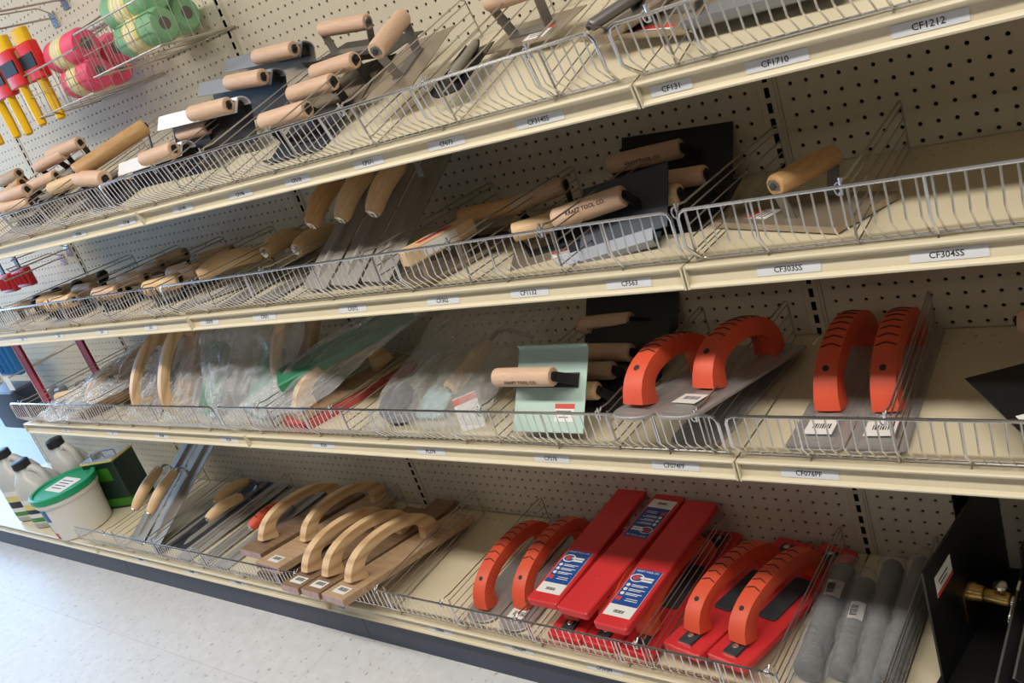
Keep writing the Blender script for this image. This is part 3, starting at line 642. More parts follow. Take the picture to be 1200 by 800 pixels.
def orange_handle(e, x0, x1, zb, h=3.0, w=1.45, t=1.25, ng=7, m='orange', start=.16):
    hd = part(e, 'handle', m, lambda b: arch(b, x0, x1, zb, h, w, t, 0, 18, 1.35), angle=50)
    if ng:
        for k in range(ng):
            u = start + .16 + k * .062; a = PI * u
            cx = (x0 + x1) / 2 - math.cos(a) * (x1 - x0) / 2 * (.985 - .06 * math.sin(a)); cz = zb + h * math.sin(a) ** .62
            a2 = a + .03; T = V((math.sin(a), 0, h * .62 * math.cos(a) * max(math.sin(a), .05) ** -.38 / ((x1 - x0) / 2))).normalized(); N = V((-T.z, 0, T.x))
            c = V((cx, 0, cz)) + N * (t * .495)
            part(hd, 'grip_groove', 'groove', lambda b: b.tube([c + V((0, y, 0)) * w * .95 + T * (.14 * (1 - abs(y) * 4)) - N * (abs(y) ** 3) * .9 for y in (-.42, -.3, -.15, 0, .15, .3, .42)], .055, 5))
        u = start + .02; a = PI * u
        cx = (x0 + x1) / 2 - math.cos(a) * (x1 - x0) / 2 * (.985 - .06 * math.sin(a)); cz = zb + h * math.sin(a) ** .62
        T = V((math.sin(a), 0, h * .62 * math.cos(a) * math.sin(a) ** -.38 / ((x1 - x0) / 2))).normalized(); N = V((-T.z, 0, T.x))
        R3 = Matrix((V((0, 1, 0)), T, N)).transposed()
        def hole(b):
            rr = [[V((cx, 0, cz)) + N * (t * k) + V((0, 1, 0)) * r * math.cos(2 * PI * j / 12) + T * r * math.sin(2 * PI * j / 12) for j in range(12)] for k, r in ((.3, .2), (.525, .2))]
            b.loft(rr)
        part(hd, 'screw_hole', 'groove', hole)
    return hd

def mag_float(label, o, d, up, L=15, w=3.2, h0=3.2, hl=8.0, group='grey trowels with orange handles', round_front=True, h=3.1, sticker=True, stx=1.4, back_round=False, lean=0.0):
    e = thing('magnesium_float', label, 'trowel', o, d, up, group)
    def bl(m):
        r = w * .42 if round_front else .5
        pts = []
        for (sx, sy, a0) in ((1, 1, 0), (-1, 1, 90), (-1, -1, 180), (1, -1, 270)):
            rr = r if (sx < 0 or back_round) else .3
            for k in range(6):
                a = math.radians(a0 + 18 * k); pts.append((L / 2 + sx * (L / 2 - rr) + rr * math.cos(a), sy * (w / 2 - rr) + rr * math.sin(a)))
        m.slab(pts, 0, .22, .05)
        m.loft([[V((x, -a, .22)), V((x, a, .22)), V((x, a * .55, .22 + z)), V((x, -a * .55, .22 + z))] for x, a, z in ((.7, w * .3, .02), (2.2, w * .3, .25), (L - 2, w * .3, .25), (L - .6, w * .3, .02))])
    part(e, 'blade', 'magnesium', bl)
    orange_handle(e, h0, h0 + hl, .45, h)
    if sticker:
        st = part(e, 'price_sticker', 'paper', lambda m: m.box((stx, 0, .49), (1.5, 1.6, .02)), smooth=False)
        part(st, 'barcode', 'ink', lambda m: [m.box((stx + .1, -.5 + .13 * k, .502), (.5, .06 if k % 3 else .09, .008)) for k in range(8)], smooth=False)
    return e
yz = V((0, 1, 0))
mag_float('raised orange-handled grey trowel on the left, next to the black edgers', (-5.75, -17.3, -14.15), (.13, 1, -.185), (0, .185, 1), L=14.6, w=3.0, h0=1.7, hl=7.2, h=2.5, sticker=False)
mag_float('raised orange-handled grey trowel on the right of its pair, sticker on its blade', (-2.75, -17.3, -14.05), (.13, 1, -.185), (0, .185, 1), L=14.0, w=3.0, h0=4.4, hl=7.4, h=2.5, stx=2.3)
e = thing('spare_trowel_blade', 'grey trowel blade lying under the raised orange-handled pair, edge showing through the fence', 'blade', (-3.3, -15.4, -17.38), (.10, 1, 0))
part(e, 'blade', 'magnesium', lambda m: m.slab(rrect(13.6, 3.4, 1.2, 5, 6.8, 0), 0, .3, .05))
mag_float('left one of the two orange-handled trowels lying flat on the third shelf', (4.1, -15.0, -17.38), (-.02, 1, 0), (0, 0, 1), L=14.6, w=3.3, h0=4.1, hl=8.6, round_front=False, stx=1.9, h=2.75)
mag_float('right one of the two orange-handled trowels lying flat on the third shelf, against the divider', (7.45, -15.0, -17.38), (-.06, 1, 0), (0, 0, 1), L=14.6, w=3.1, h0=4.1, hl=8.6, round_front=False, stx=1.9, h=2.75)
def bare_plate():
    # black edger plate at the right edge
    edger('black square edger plate with price sticker at the right edge of the third shelf', (14.6, -9.2, -13.1), (17.2, -13.4, -13.1), V((0, 0, 1)), R=.66, H=2.3, hm='beech', bm='black', bl=6.6, bw=7, bo=(0, 0), ext=-.3, sticker=(2.3, -2.3, 1.7, 1.6))
bare_plate()
edger('pink-toned handle end cut by the right edge behind the black square plate', (13.0, -4.6, -15.0), (17.8, -4.9, -15.0), V((0, -.1, 1)), R=.72, H=2.1, bm='black', bl=4.5, bw=4, bo=(1.6, 0), ext=-.9)

# ------------------------------------------------------------------ bottom deck: trowels, wooden floats
d1 = V((.10, .84, .535)); u1 = V((-.02, -.53, .84))
trowel('right one of the two leaning trowels beside the pail, handle in front', (-84.2, -14.2, -36.2), d1, u1, Lb=17, wb=3.6, hs=3.4, hl=6, H=2.4, R=.68, hm='pine', bow=.3)
trowel('left one of the two leaning trowels beside the pail', (-88.2, -14.2, -36.2), d1, u1, Lb=17, wb=3.6, hs=3.6, hl=6, H=2.4, R=.68, hm='pine', bow=.3)
trowel('flat trowel with pale handle behind its twin, right of the leaning trowels', (-78.6, -13.8, -36.3), (.12, 1, .04), (0, 0, 1), Lb=15, wb=3.2, hs=6.6, hl=5, H=2.2, R=.62, hm='pine', bm='darksteel')
trowel('flat trowel with pale handle and silver nut, front one right of the leaning trowels', (-75.6, -15.2, -36.3), (.12, 1, .04), (0, 0, 1), Lb=15.4, wb=3.2, hs=4.8, hl=5, H=2.25, R=.66, hm='pine', bm='magnesium')
trowel('flat steel trowel with short bright orange grip', (-67.6, -15.2, -36.3), (.10, 1, .03), (0, 0, 1), Lb=15.2, wb=3.0, hs=5.2, hl=5, H=1.7, R=.66, hm='orange', bm='magnesium', grooves=4)
for lab, x, bm in (('bare dark steel trowel blade lying right of the leaning trowels', -81.9, 'darksteel'), ('bare grey steel trowel blade left of the orange grip', -71.6, 'magnesium')):
    e = thing('spare_trowel_blade', lab, 'blade', (x, -15, -36.35), (.1, 1, .03), group='bare trowel blades on the bottom deck')
    part(e, 'blade', bm, lambda m: m.slab(rrect(15, 2.6, .3, 3, 7.5, 0), 0, .06))
    part(e, 'spine', 'steel', lambda m: m.loft([[V((a, -w, .06)), V((a, w, .06)), V((a, w * .5, .06 + h)), V((a, -w * .5, .06 + h))] for a, w, h in ((.8, .1, .05), (2, .25, .2), (13, .25, .2), (14.2, .1, .05))]))

def wood_float(label, o, d, up, w=3.0, L=16, th=.8, h0=3, hl=9.5, bm='mahogany', hy=0.0, sticker=True, h=2.75, hm='ash', group='wooden floats with arched handles'):
    e = thing('wooden_float', label, 'float', o, d, up, group)
    bd = part(e, 'board', bm, lambda m: m.slab([(0, -w / 2), (L, -w / 2), (L, w / 2), (0, w / 2)], 0, th, .05))
    bd.data.transform(Matrix.Identity(4))
    part(bd, 'end_grain', 'endgrain', lambda m: m.box((-.006, 0, th / 2), (.012, w - .1, th - .1)), smooth=False)
    def hd(m):
        arch(m, h0, h0 + hl, th + .15, h, 1.05, 1.0, 0, 22, 2.3)
        m.v = [(x, y + hy, z) for x, y, z in m.v]
    part(e, 'handle', hm, hd, angle=50)
    if sticker:
        st = part(e, 'price_sticker', 'paper', lambda m: m.box((1.2, 0, th + .01), (1.1, 1.8, .02)), smooth=False)
        part(st, 'barcode', 'ink', lambda m: [m.box((1.3, -.6 + .14 * k, th + .025), (.5, .07 if k % 3 else .1, .008)) for k in range(9)], smooth=False)
    return e
wood_float('dark wooden float leftmost of the five, no sticker', (-59.7, -15.2, -33.75), (.05, 1, -.155), (0, .155, 1), w=4.1, L=14.6, hy=.1, h0=2.5, hl=10, sticker=False)
wood_float('wooden float second of the five, sticker near its front end', (-54.9, -16.6, -33.7), (.06, 1, -.15), (0, .15, 1), w=4.3, L=16, hy=-.5, h0=5.3, hl=10, bm='redboard')
WF = dict(w=2.85, L=17, h0=2.9, hl=9.6, th=.75)
wood_float('wooden float third of the five, left of the front trio', (-47.9, -19.1, -33.15), (.05, 1, -.165), (0, .165, 1), bm='mahogany', **WF)
wood_float('wooden float fourth of the five, middle of the front trio', (-44.85, -19.1, -33.15), (.06, 1, -.165), (0, .165, 1), bm='mahogany', **WF)
wood_float('wooden float fifth of the five, nearest the bare deck', (-41.5, -19.2, -33.15), (.085, 1, -.165), (0, .165, 1), bm='redboard', **dict(WF, w=3.3))
for lab, o, w in (('bare wooden board under the left wooden floats', (-57.4, -15.8, -35.9), 3.6), ('bare wooden board under the second wooden float', (-53.4, -15.6, -35.9), 3.4),
                ('dark bare board behind the front trio of floats', (-44.6, -13.6, -35.7), 3.0), ):
    e = thing('spare_board', lab, 'board', o, (.06, 1, 0), group='bare wooden boards')
    part(e, 'plank', 'mahogany', lambda m: m.slab([(0, -w / 2), (13, -w / 2), (13, w / 2), (0, w / 2)], 0, .7, .04))

# grey trowels with orange handles on the bottom deck
mag_float('left of the two grey trowels with orange handles on the bottom deck', (-28.9, -15.0, -36.3), (.03, 1, 0), (0, 0, 1), L=15.2, w=3.5, h0=1.7, hl=9.6, sticker=False, h=2.9, back_round=True)
mag_float('right of the two grey trowels with orange handles, partly under the red float', (-25.2, -15.2, -36.3), (.03, 1, 0), (0, 0, 1), L=15.4, w=3.4, h0=2.8, hl=9.8, h=2.9, back_round=True, stx=1.6)

# red resin floats
def red_float(label, o, d, up=(0, 0, 1), w=3.3, L=15.2, flipped=False, lab_end=0, group=None, handle=True, hole=None):
    e = thing('red_float', label, 'float', o, d, up, group)
    b = part(e, 'board', 'red', lambda m: m.slab(rrect(L, w, .28, 3, L / 2, 0), 0, .62, .1))
    if handle:
        s = -1 if flipped else 1; zt = .62
        def pad(x0, x1): return lambda m: m.slab(rrect(x1 - x0, 1.05, .2, 3, (x0 + x1) / 2, 0), zt, zt + .14, .03)
        part(e, 'pad', 'rubber', lambda m: m.slab(rrect(5.2, 1.5, .3, 3, L / 2, 0), zt, zt + .2, .05))
        hd = orange_handle(e, 2.2, 11.6, zt + .2, 2.5, 1.4, 1.15, 7)
        for xx in (1.4, 12.9):
            br = part(e, 'bracket', 'rubber', lambda m: m.slab(rrect(1.7 if xx < 5 else 3.0, 1.15, .15, 2, xx if xx < 5 else xx - .1, 0), zt, zt + .2, .04))
            part(br, 'screw', 'bolt', lambda m: m.lathe([(0, .28), (.08, .27), (.15, .16), (.17, .02)], 12, 'Z', (xx + (.0 if xx < 5 else .9), 0, zt + .2)))
            if xx < 5: part(br, 'edge_plate', 'bolt', lambda m: m.box((xx - .83, 0, zt + .07), (.05, 1.1, .12)))
    return e
def upturned(label, o, d, up, lab_end, screw_x):
    """float resting face down on handles: smooth sole up, product label on the sole"""
    e = thing('red_float', label, 'float', o, d, up, 'upturned red floats')
    L, w = 15.4, 3.0
    part(e, 'board', 'red', lambda m: m.slab(rrect(L, w, .28, 3, L / 2, 0), 0, .68, .1))
    part(e, 'screw', 'bolt' if 0 else 'red', lambda m: m.lathe([(0, .22), (.02, .2), (.035, .05)], 10, 'Z', (screw_x, .1, .68)))
    if lab_end is not None:
        s = 1 if lab_end == 0 else -1; x0 = 1.0 if lab_end == 0 else L - .9
        z = .69
        X = lambda t: x0 + s * t
        pl = part(e, 'product_label', 'paper', lambda m: m.box((X(2.6), 0, z), (5.2, 2.4, .014)), smooth=False)
        part(pl, 'blue_panel', 'blue', lambda m: m.box((X(3.2), 0, z + .008), (4.05, 2.35, .012)), smooth=False)
        zz = (0, 0, 1); xd = (0, -s, 0)
        text('label_heading', 'KRAFT TOOL CO.', .25, 'paper', pl, (X(5.0), 0, z + .016), xd, zz)
        part(pl, 'emblem_ring', 'paper', lambda m: m.loft([[V((X(4.2), s * .55, z + .02)) + V((math.cos(2 * PI * k / 24) * .42 + .0, math.sin(2 * PI * k / 24) * .55, 0)) + V((math.cos(2 * PI * k / 24) * .05 * math.cos(2 * PI * j / 6), math.sin(2 * PI * k / 24) * .05 * math.cos(2 * PI * j / 6), .02 * math.sin(2 * PI * j / 6))) for j in range(6)] for k in range(24)], closed=True))
        part(pl, 'emblem_flash', 'redink', lambda m: m.box((X(4.2), s * .62, z + .02), (.42, .5, .012), Matrix.Rotation(.6, 3, 'Z')), smooth=False)
        part(pl, 'emblem_bars', 'paper', lambda m: (m.box((X(4.28), -s * .3, z + .02), (.2, 1.2, .012)), m.box((X(4.0), -s * .4, z + .02), (.2, 1.0, .012))), smooth=False)
        for k in range(3):
            part(pl, 'bullet', 'paper', lambda m: m.lathe([(0, .17), (.012, .17)], 14, 'Z', (X(3.35 - .48 * k), s * .85, z + .014)), smooth=False)
            part(pl, 'print_line', 'paper', lambda m: (m.box((X(3.43 - .48 * k), -s * .15, z + .018), (.07, 1.4, .008)), m.box((X(3.28 - .48 * k), -s * .0, z + .018), (.07, 1.1, .008))), smooth=False)
        part(pl, 'orange_square', 'redink', lambda m: m.box((X(1.82), s * .85, z + .018), (.42, .46, .008)), smooth=False)
        part(pl, 'print_line', 'paper', lambda m: (m.box((X(1.9), -s * .3, z + .018), (.06, 1.0, .008)), m.box((X(1.7), -s * .3, z + .018), (.06, 1.1, .008))), smooth=False)
        part(pl, 'barcode', 'ink', lambda m: [m.box((X(.5), -.35 + .1 * k, z + .012), (.3, .05 if k % 3 else .08, .008)) for k in range(9)], smooth=False)
    # its handle hangs below
    part(e, 'handle', 'orange', lambda m: (arch(m, 2.6, 12.2, 0, 2.3, 1.3, 1.0, 0, 14, 1.3), setattr(m, 'v', [(x, y + 1.0, -.02 - z) for x, y, z in m.v])) if 0 else m.box((L / 2, 0, -.05), (L * .8, 1.2, .1)))
    return e
upturned('upturned red float on the left of three, blue label at its front end', (-20.45, -15.0, -33.05), (.03, 1, .012), (0, -.012, 1), 0, 12.2)
upturned('upturned red float in the middle of three, blue label at its far end', (-17.4, -15.3, -33.08), (.085, 1, .0), (0, 0, 1), 1, 4.0)
upturned('upturned red float on the right of three, blue label at its front end', (-13.5, -16.1, -33.05), (.05, 1, .012), (0, -.012, 1), 0, 12.6)
red_float('red float underneath on the left, below the upturned ones', (-19.6, -15.0, -36.38), (.03, 1, 0), group='red floats under the upturned ones')
red_float('red float underneath in the middle, bolt end showing at the fence', (-16.2, -15.0, -36.38), (.03, 1, 0), group='red floats under the upturned ones')
red_float('red float underneath on the right, orange handle seen through the divider', (-12.95, -15.0, -36.38), (.08, 1, 0), w=3.0, group='red floats under the upturned ones')
red_float('front red float on the left with orange grip, right of the divider', (-8.75, -15.2, -34.9), (.225, 1, -.09), (0, .09, 1), w=3.3, L=15.2, group='front pair of red floats with orange grips')
red_float('front red float on the right with orange grip, against the last divider', (-5.25, -15.4, -34.9), (.225, 1, -.09), (0, .09, 1), w=3.2, L=15.2, group='front pair of red floats with orange grips')

# grey foam rollers in clear wrap
def roller(label, A, B, R, ribs=False, st=None):
    A, B = V(A), V(B); x = B - A; L = x.length
    e = thing('wrapped_roller', label, 'roller', A, x, (0, 0, 1), 'grey rollers in clear wrap')
    pr = [(0, R * .6), (.1, R * .95)]
    if ribs:
        for k in range(9): pr += [(.2 + .3 * k, R), (.2 + .3 * k + .15, R * .86)]
        pr += [(3.0, R)]
    pr += [(L * .6, R), (L - .5, R * .98), (L - .15, R * .8), (L, R * .4)]
    part(e, 'foam_sleeve', 'foamgrey', lambda m: m.lathe(pr, 20, 'X', (0, 0, R + .06)))
    def wr(m):
        rings = []
        r2 = random.Random(int(abs(A.x) * 100))
        for i in range(26):
            t = -1.1 + (L + 2.2) * i / 25; c = 1.24
            if t < -.2: c = 1.24 - .25 * (-t - .2)
            if t > L + .2: c = 1.12 - .5 * (t - L - .2)
            ring = []
            for k in range(18):
                a = 2 * PI * k / 18; rr = R * c * (1 + .055 * math.sin(3 * a + t * 1.7) + r2.uniform(-.06, .06))
                z = R + .06 + rr * math.sin(a)
                ring.append(V((t, rr * math.cos(a) * 1.05, max(.03, z))))
            rings.append(ring)
        m.loft(rings)
    part(e, 'wrap', 'wrap', wr, angle=80)
    if st:
        s = part(e, 'price_sticker', 'paper', lambda m: m.loft([[V((t, R * 1.2 * math.cos(a), R + .06 + R * 1.2 * math.sin(a))) for t, dr in ((st, 0), (st + 1.7, 0), (st + 1.7, 0), (st, 0))][:4] for a in [math.radians(70 + 10 * k) for k in range(7)]], caps=False), angle=80)
        part(s, 'barcode', 'ink', lambda m: [m.box((st + .35 + .13 * k, 0, R * 2.22 + .06), (.06 if k % 3 else .1, .5, .01)) for k in range(8)])
roller('wrapped grey roller on the left with ribbed end, beside the last divider', (-.2, -14.0, -36.35), (-.7, -3.4, -36.35), .95, True, 6.4)
roller('wrapped grey roller second from the left, sticker halfway along', (1.9, -13.4, -36.35), (1.1, -4.4, -36.35), .82, False, 4.2)
roller('wrapped grey roller third from the left', (3.55, -14, -36.35), (2.4, -2.0, -36.35), .78)
roller('wrapped grey roller nearest the black plates, against the divider', (4.55, -13.0, -36.35), (4.3, -1.2, -36.35), .72)

# black bull float plates with brass knuckles
def bull(label, o, d, L=11, H=8.8, st=True, brass=True, hz=4.2, hx=5.4):
    e = thing('bull_float_plate', label, 'float', o, d, (0, 0, 1), 'black plates with brass fittings')
    def pl(m):
        m.ribbon([(.0, 0), (0, H - .35)], .14, 0, L)
    def pl2(m):
        m.slab([(0, 0), (L, 0), (L, H - .6), (L - .6, H), (0, H)], -.07, .07)
        m.v = [(x, -z, y) for x, y, z in m.v]
    part(e, 'plate', 'black', pl2)
    if brass:
        br = part(e, 'mount', 'brass', lambda m: (m.slab(rrect(1.6, 2.6, .3, 3, hx, hz - .9), .07, .17), setattr(m, 'v', [(x, -z, y) for x, y, z in m.v])))
        part(e, 'tube', 'brass', lambda m: (m.lathe([(-2.6, .40), (-2.45, .46), (-1.2, .46), (-1.15, .40), (-1.1, .52), (-.6, .56), (-.5, .62), (-.15, .62), (-.1, .45)], 18, 'Y', (hx, 0, hz))))
        part(e, 'bolt_head', 'bolt', lambda m: m.lathe([(0, .1), (.5, .1), (.55, .42), (.75, .40), (.85, .2)], 14, 'Z', (hx, -2.1, hz + .35)))
        def wing(m):
            m.lathe([(-.5, .2), (-.45, .34), (.0, .40), (.1, .3)], 12, 'Y', (hx, -2.7, hz - .1))
            for s in (-1, 1):
                m.loft([[V((hx + s * x, -2.85 + dy, hz - .1 + z)) for dy, z in ((-.08, zz - w), (.08, zz - w), (.08, zz + w), (-.08, zz + w))] for x, zz, w in ((.25, 0, .22), (.7, .28 * s, .3), (1.15, .5 * s, .28), (1.3, .56 * s, .12))])
        part(e, 'wing_nut', 'bolt', wing)
    if st:
        s = part(e, 'price_sticker', 'paper', lambda m: m.box((2.4, -.085, H - 2.0), (2.4, .02, 1.5), Matrix.Rotation(.0, 3, 'Y')), smooth=False)
        part(s, 'red_band', 'redink', lambda m: m.box((2.4, -.098, H - 2.6), (2.4, .012, .3)), smooth=False)
        part(s, 'print_line', 'ink', lambda m: (m.box((2.3, -.098, H - 1.8), (1.4, .01, .12)), m.box((2.3, -.098, H - 2.1), (1.1, .01, .1))), smooth=False)
    return e
bull('front black plate with brass knuckle and wing nut at the right edge', (7.6, -12.0, -36.3), (.16, .98, 0), L=12, hz=3.5, hx=5.2)
bull('narrow black plate standing behind the front one, taller, by the pegboard', (7.4, -2.7, -36.3), (.4, .91, 0), L=2.5, H=12.4, st=False, brass=False)
bull('black plate at the back right, only its wing nut showing past the front plate', (11.6, -5.6, -36.3), (.16, .98, 0), L=5.2, H=6.2, st=False, hz=4.6, hx=3.0)
for lab, p in (('thin black plate leaning at the right border, grey along its upper edge', (11.2, -14.2, -32.9)), ('second thin black plate leaning behind the first at the right border', (12.1, -14.0, -32.5))):
    e = thing('black_sheet', lab, 'plate', p, (.02, 1, .06), (.6, 0, .8), 'thin black plates at the right border')
    part(e, 'sheet', 'black', lambda m: m.box((5.5, -2.7, 0), (11, 5.4, .1)), smooth=False)
    part(e, 'grey_edge', 'greystrap', lambda m: m.box((5.5, .03, 0), (11, .1, .11)), smooth=False)  # lighter grey strip along the sheet's upper edge
e = thing('black_sheet', 'flat black sheet covering the deck under the brass knuckle', 'plate', (6.9, -13.2, -36.38), (.16, 1, 0), group=None)
part(e, 'sheet', 'black', lambda m: m.slab([(0, -6.5), (14, -6.5), (14, 0), (0, 0)], 0, .09), smooth=False)  # near-black sheet makes this stretch of deck dark
# ------------------------------------------------------------------ third shelf, left: bagged floats
def bag(label, c, m='clear', th=1.6, seed=1, nu=56, nv=44, wr=.35, group='clear plastic bags on the third shelf', flat=None, extra=None):
    """clear bag: two film sheets, corners c = front-left, front-right, back-right, back-left"""
    P = [V(p) for p in c]; r = random.Random(seed); ph = [r.uniform(0, 6.28) for _ in range(12)]
    o = (P[0] + P[1] + P[2] + P[3]) / 4; o.z = min(p.z for p in P)
    e = thing('plastic_bag', label, 'bag', o, group=group)
    nrm = (P[1] - P[0]).cross(P[3] - P[0]).normalized()
    def sheet(b, sgn):
        vs = []
        for j in range(nv + 1):
            for i in range(nu + 1):
                u, w = i / nu, j / nv
                p = P[0] * (1 - u) * (1 - w) + P[1] * u * (1 - w) + P[2] * u * w + P[3] * (1 - u) * w
                ed = (math.sin(PI * u) * math.sin(PI * w)) ** .45 if 0 < u < 1 and 0 < w < 1 else 0
                d = th * ed * sgn
                d += wr * (.5 * math.sin(9 * u + 4 * w + ph[0]) * math.sin(3 * u - 7 * w + ph[1]) + .35 * math.sin(17 * u - 9 * w + ph[2] + 2 * math.sin(5 * w)) * ed + .3 * math.sin(5 * u + 19 * w + ph[3]) * ed + r.uniform(-.015, .015))
                nz = noise.noise(V((6 * u + seed, 5 * w, 3.1 * sgn))); n2 = noise.noise(V((15 * u - 6 * w, 4 * w + 5 * u + seed, 1.7 * sgn)))
                d += (.85 * (abs(nz) - .25) + .55 * (abs(n2) - .2)) * (.4 + .6 * ed)
                q = p + nrm * d
                q += (P[1] - P[0]).normalized() * .35 * math.sin(11 * w + ph[4]) * (1 if u in (0, 1) else .4) + (P[3] - P[0]).normalized() * .35 * math.sin(9 * u + ph[5]) * (1 if w in (0, 1) else .4)
                vs.append(q - o)
        fs = [(j * (nu + 1) + i, j * (nu + 1) + i + 1, (j + 1) * (nu + 1) + i + 1, (j + 1) * (nu + 1) + i) for j in range(nv) for i in range(nu)]
        b.add(vs, fs)
    part(e, 'film', m, lambda b: (sheet(b, 1), sheet(b, -.25)), angle=70)
    return e
bag('leftmost clear bag lying over a dark wooden float at the fence', [(-90, -16.6, -16.2), (-80.5, -17.2, -16.0), (-66.5, -5.0, -12.6), (-80, -3.6, -12.0)], th=1.2, seed=3)
wood_float('dark arched float inside the leftmost clear bag', (-83.5, -14.5, -17.35), (.35, .94, .05), (0, 0, 1), w=3.6, L=14, h0=2.2, hl=9.5, h=2.8, sticker=False, hm='ash', group='bagged wooden floats')
wood_float('second dark float lying behind the leftmost bag', (-79.5, -11.5, -16.6), (.45, .89, .12), (0, 0, 1), w=3.6, L=12, h0=2.2, hl=8.5, h=2.9, sticker=False, hm='brownwood', group='bagged wooden floats')
bag('narrow clear bag around an upright wooden handle, second bag from the left', [(-72.4, -14.6, -17.1), (-65.4, -14.4, -17.1), (-61.2, -8.0, -10.3), (-67.0, -8.4, -10.6)], th=1.5, seed=5)
wood_float('arched wooden float standing on end in the narrow second bag', (-69.4, -12.8, -17.2), (.18, .62, .75), (-.15, -.82, .55), w=3.2, L=8.6, h0=.5, hl=7.6, h=2.0, sticker=False, group='bagged wooden floats')
bag('tall clear bag with a green patch and a pale handle, third from the left', [(-65.0, -14.9, -17.1), (-56.0, -14.9, -17.2), (-51.6, -6.0, -8.6), (-59.5, -6.4, -8.3)], th=1.6, seed=8)
wood_float('arched wooden float standing in the tall third bag', (-62.6, -12.9, -17.1), (.18, .52, .82), (-.15, -.85, .5), w=3.2, L=9.6, h0=.5, hl=8.6, h=2.1, sticker=False, bm='redboard', group='bagged wooden floats')
def rubber_float(label, o, d, up, L, w, arc=True, m='greenrub'):
    e = thing('rubber_float', label, 'float', o, d, up, 'green rubber floats in bags')
    part(e, 'pad', m, lambda b: b.slab(rrect(L, w, .3, 3, L / 2, 0), 0, .9, .12))
    if arc: part(e, 'handle', 'ash', lambda b: arch(b, L * .18, L * .82, 1.0, 2.6, 1.05, 1.1, 0, 16, 1.6), angle=50)
rubber_float('green rubber float standing low in the tall third bag', (-57.4, -13.2, -17.2), (.2, .5, .84), (-.1, -.8, .5), 7.5, 3.2, False)
bag('broad bluish clear bag facing the front, fourth from the left', [(-54.5, -15.4, -17.0), (-45.0, -15.0, -17.2), (-42.5, -8.0, -9.0), (-58.5, -10.0, -9.4)], th=1.5, seed=12, wr=.45)
rubber_float('green rubber float crumpled in the broad bluish bag', (-49.6, -13.2, -17.2), (.25, .6, .75), (-.1, -.75, .6), 7.0, 3.4, False)
wood_float('arched wooden float standing behind the green one in the broad bag', (-46.6, -9.8, -17.0), (.32, .40, .86), (-.3, -.8, .45), w=3.4, L=9.8, h0=.8, hl=8.4, h=2.3, sticker=False, bm='redboard', group='bagged wooden floats')
bag('clear bag drawn over the long green float', [(-49.6, -15.6, -15.2), (-40.3, -15.2, -15.8), (-30.5, -2.0, -10.6), (-37.5, -2.2, -10.2)], th=1.3, seed=15)
rubber_float('long dark green float lying raised across the others in its own bag', (-44.2, -13.0, -14.0), (.62, .78, .12), (0, -.1, 1), 13.5, 4.0, False)
wood_float('arched wooden float on a red sponge pad under the long green float', (-41.8, -14.6, -16.5), (.30, .95, 0), (0, 0, 1), w=3.4, L=12, h0=1.2, hl=8.4, h=2.7, th=.4, sticker=False, bm='redboard', group='bagged wooden floats')
e = thing('sponge_pad', 'red sponge pad under the arched float, showing through the fence', 'pad', (-42.2, -15.0, -17.4), (.30, .95, 0))
part(e, 'sponge', 'pinkpad', lambda b: b.slab(rrect(12.6, 4.2, .3, 3, 6.3, 0), 0, .85, .12))
bag('big cloudy bag holding a wooden roller handle left of the mint plate', [(-32.5, -15.2, -16.6), (-20.6, -14.8, -16.6), (-17.0, -3.5, -11.6), (-30.5, -3.4, -11.4)], m='cloudy', th=1.4, seed=21, wr=.4)
e = thing('roller_tool', 'wooden handle with hollow end inside the big cloudy bag', 'roller', (-25.6, -11.2, -15.5), (.20, .93, .30), (0, -.3, .95))
part(e, 'handle', 'pine', lambda b: b.lathe([(0, .3), (.02, .55), (.1, .66), (.3, .7), (4.5, .66), (5.3, .6), (5.5, .3)], 18, 'X'))
part(e, 'socket', 'core', lambda b: b.lathe([(-.03, .12), (-.02, .34), (.03, .34)], 14, 'X'))
part(e, 'frame', 'steel', lambda b: b.tube([(5.4, 0, 0), (6.6, 0, 0), (7.2, -.8, -.2), (7.2, -3.2, -.8)], .16, 8))
e = thing('rubber_puck', 'dark round rubber disc at the front of the big cloudy bag', 'disc', (-30.2, -12.7, -17.4), (1, 0, 0), (0, -.5, .85))
part(e, 'disc', 'rubber', lambda b: b.lathe([(0, 1.4), (.15, 1.7), (1.1, 1.7), (1.3, 1.4)], 26, 'Z', (0, .8, .6)))
e = thing('price_card', 'white price card with red corner at the front of the cloudy bag', 'card', (-22.0, -13.6, -17.3), (.75, .6, .1), (.1, -.6, .8))
part(e, 'card', 'paper', lambda b: b.box((0, 1.2, .05), (1.9, 3.6, .03)), smooth=False)
part(e, 'red_corner', 'redink', lambda b: b.box((0, 2.6, .07), (1.9, .6, .02)), smooth=False)
e = thing('blue_cloth', 'pale blue folded sheet in the cloudy bag beside the wooden handle', 'sheet', (-27.2, -12.6, -17.0), (1, 0, 0), (0, -.4, .9))
part(e, 'sheet', 'ltblue', lambda b: b.slab(rrect(3, 3.2, .6, 3, 0, 1.2), 0, .35, .1))
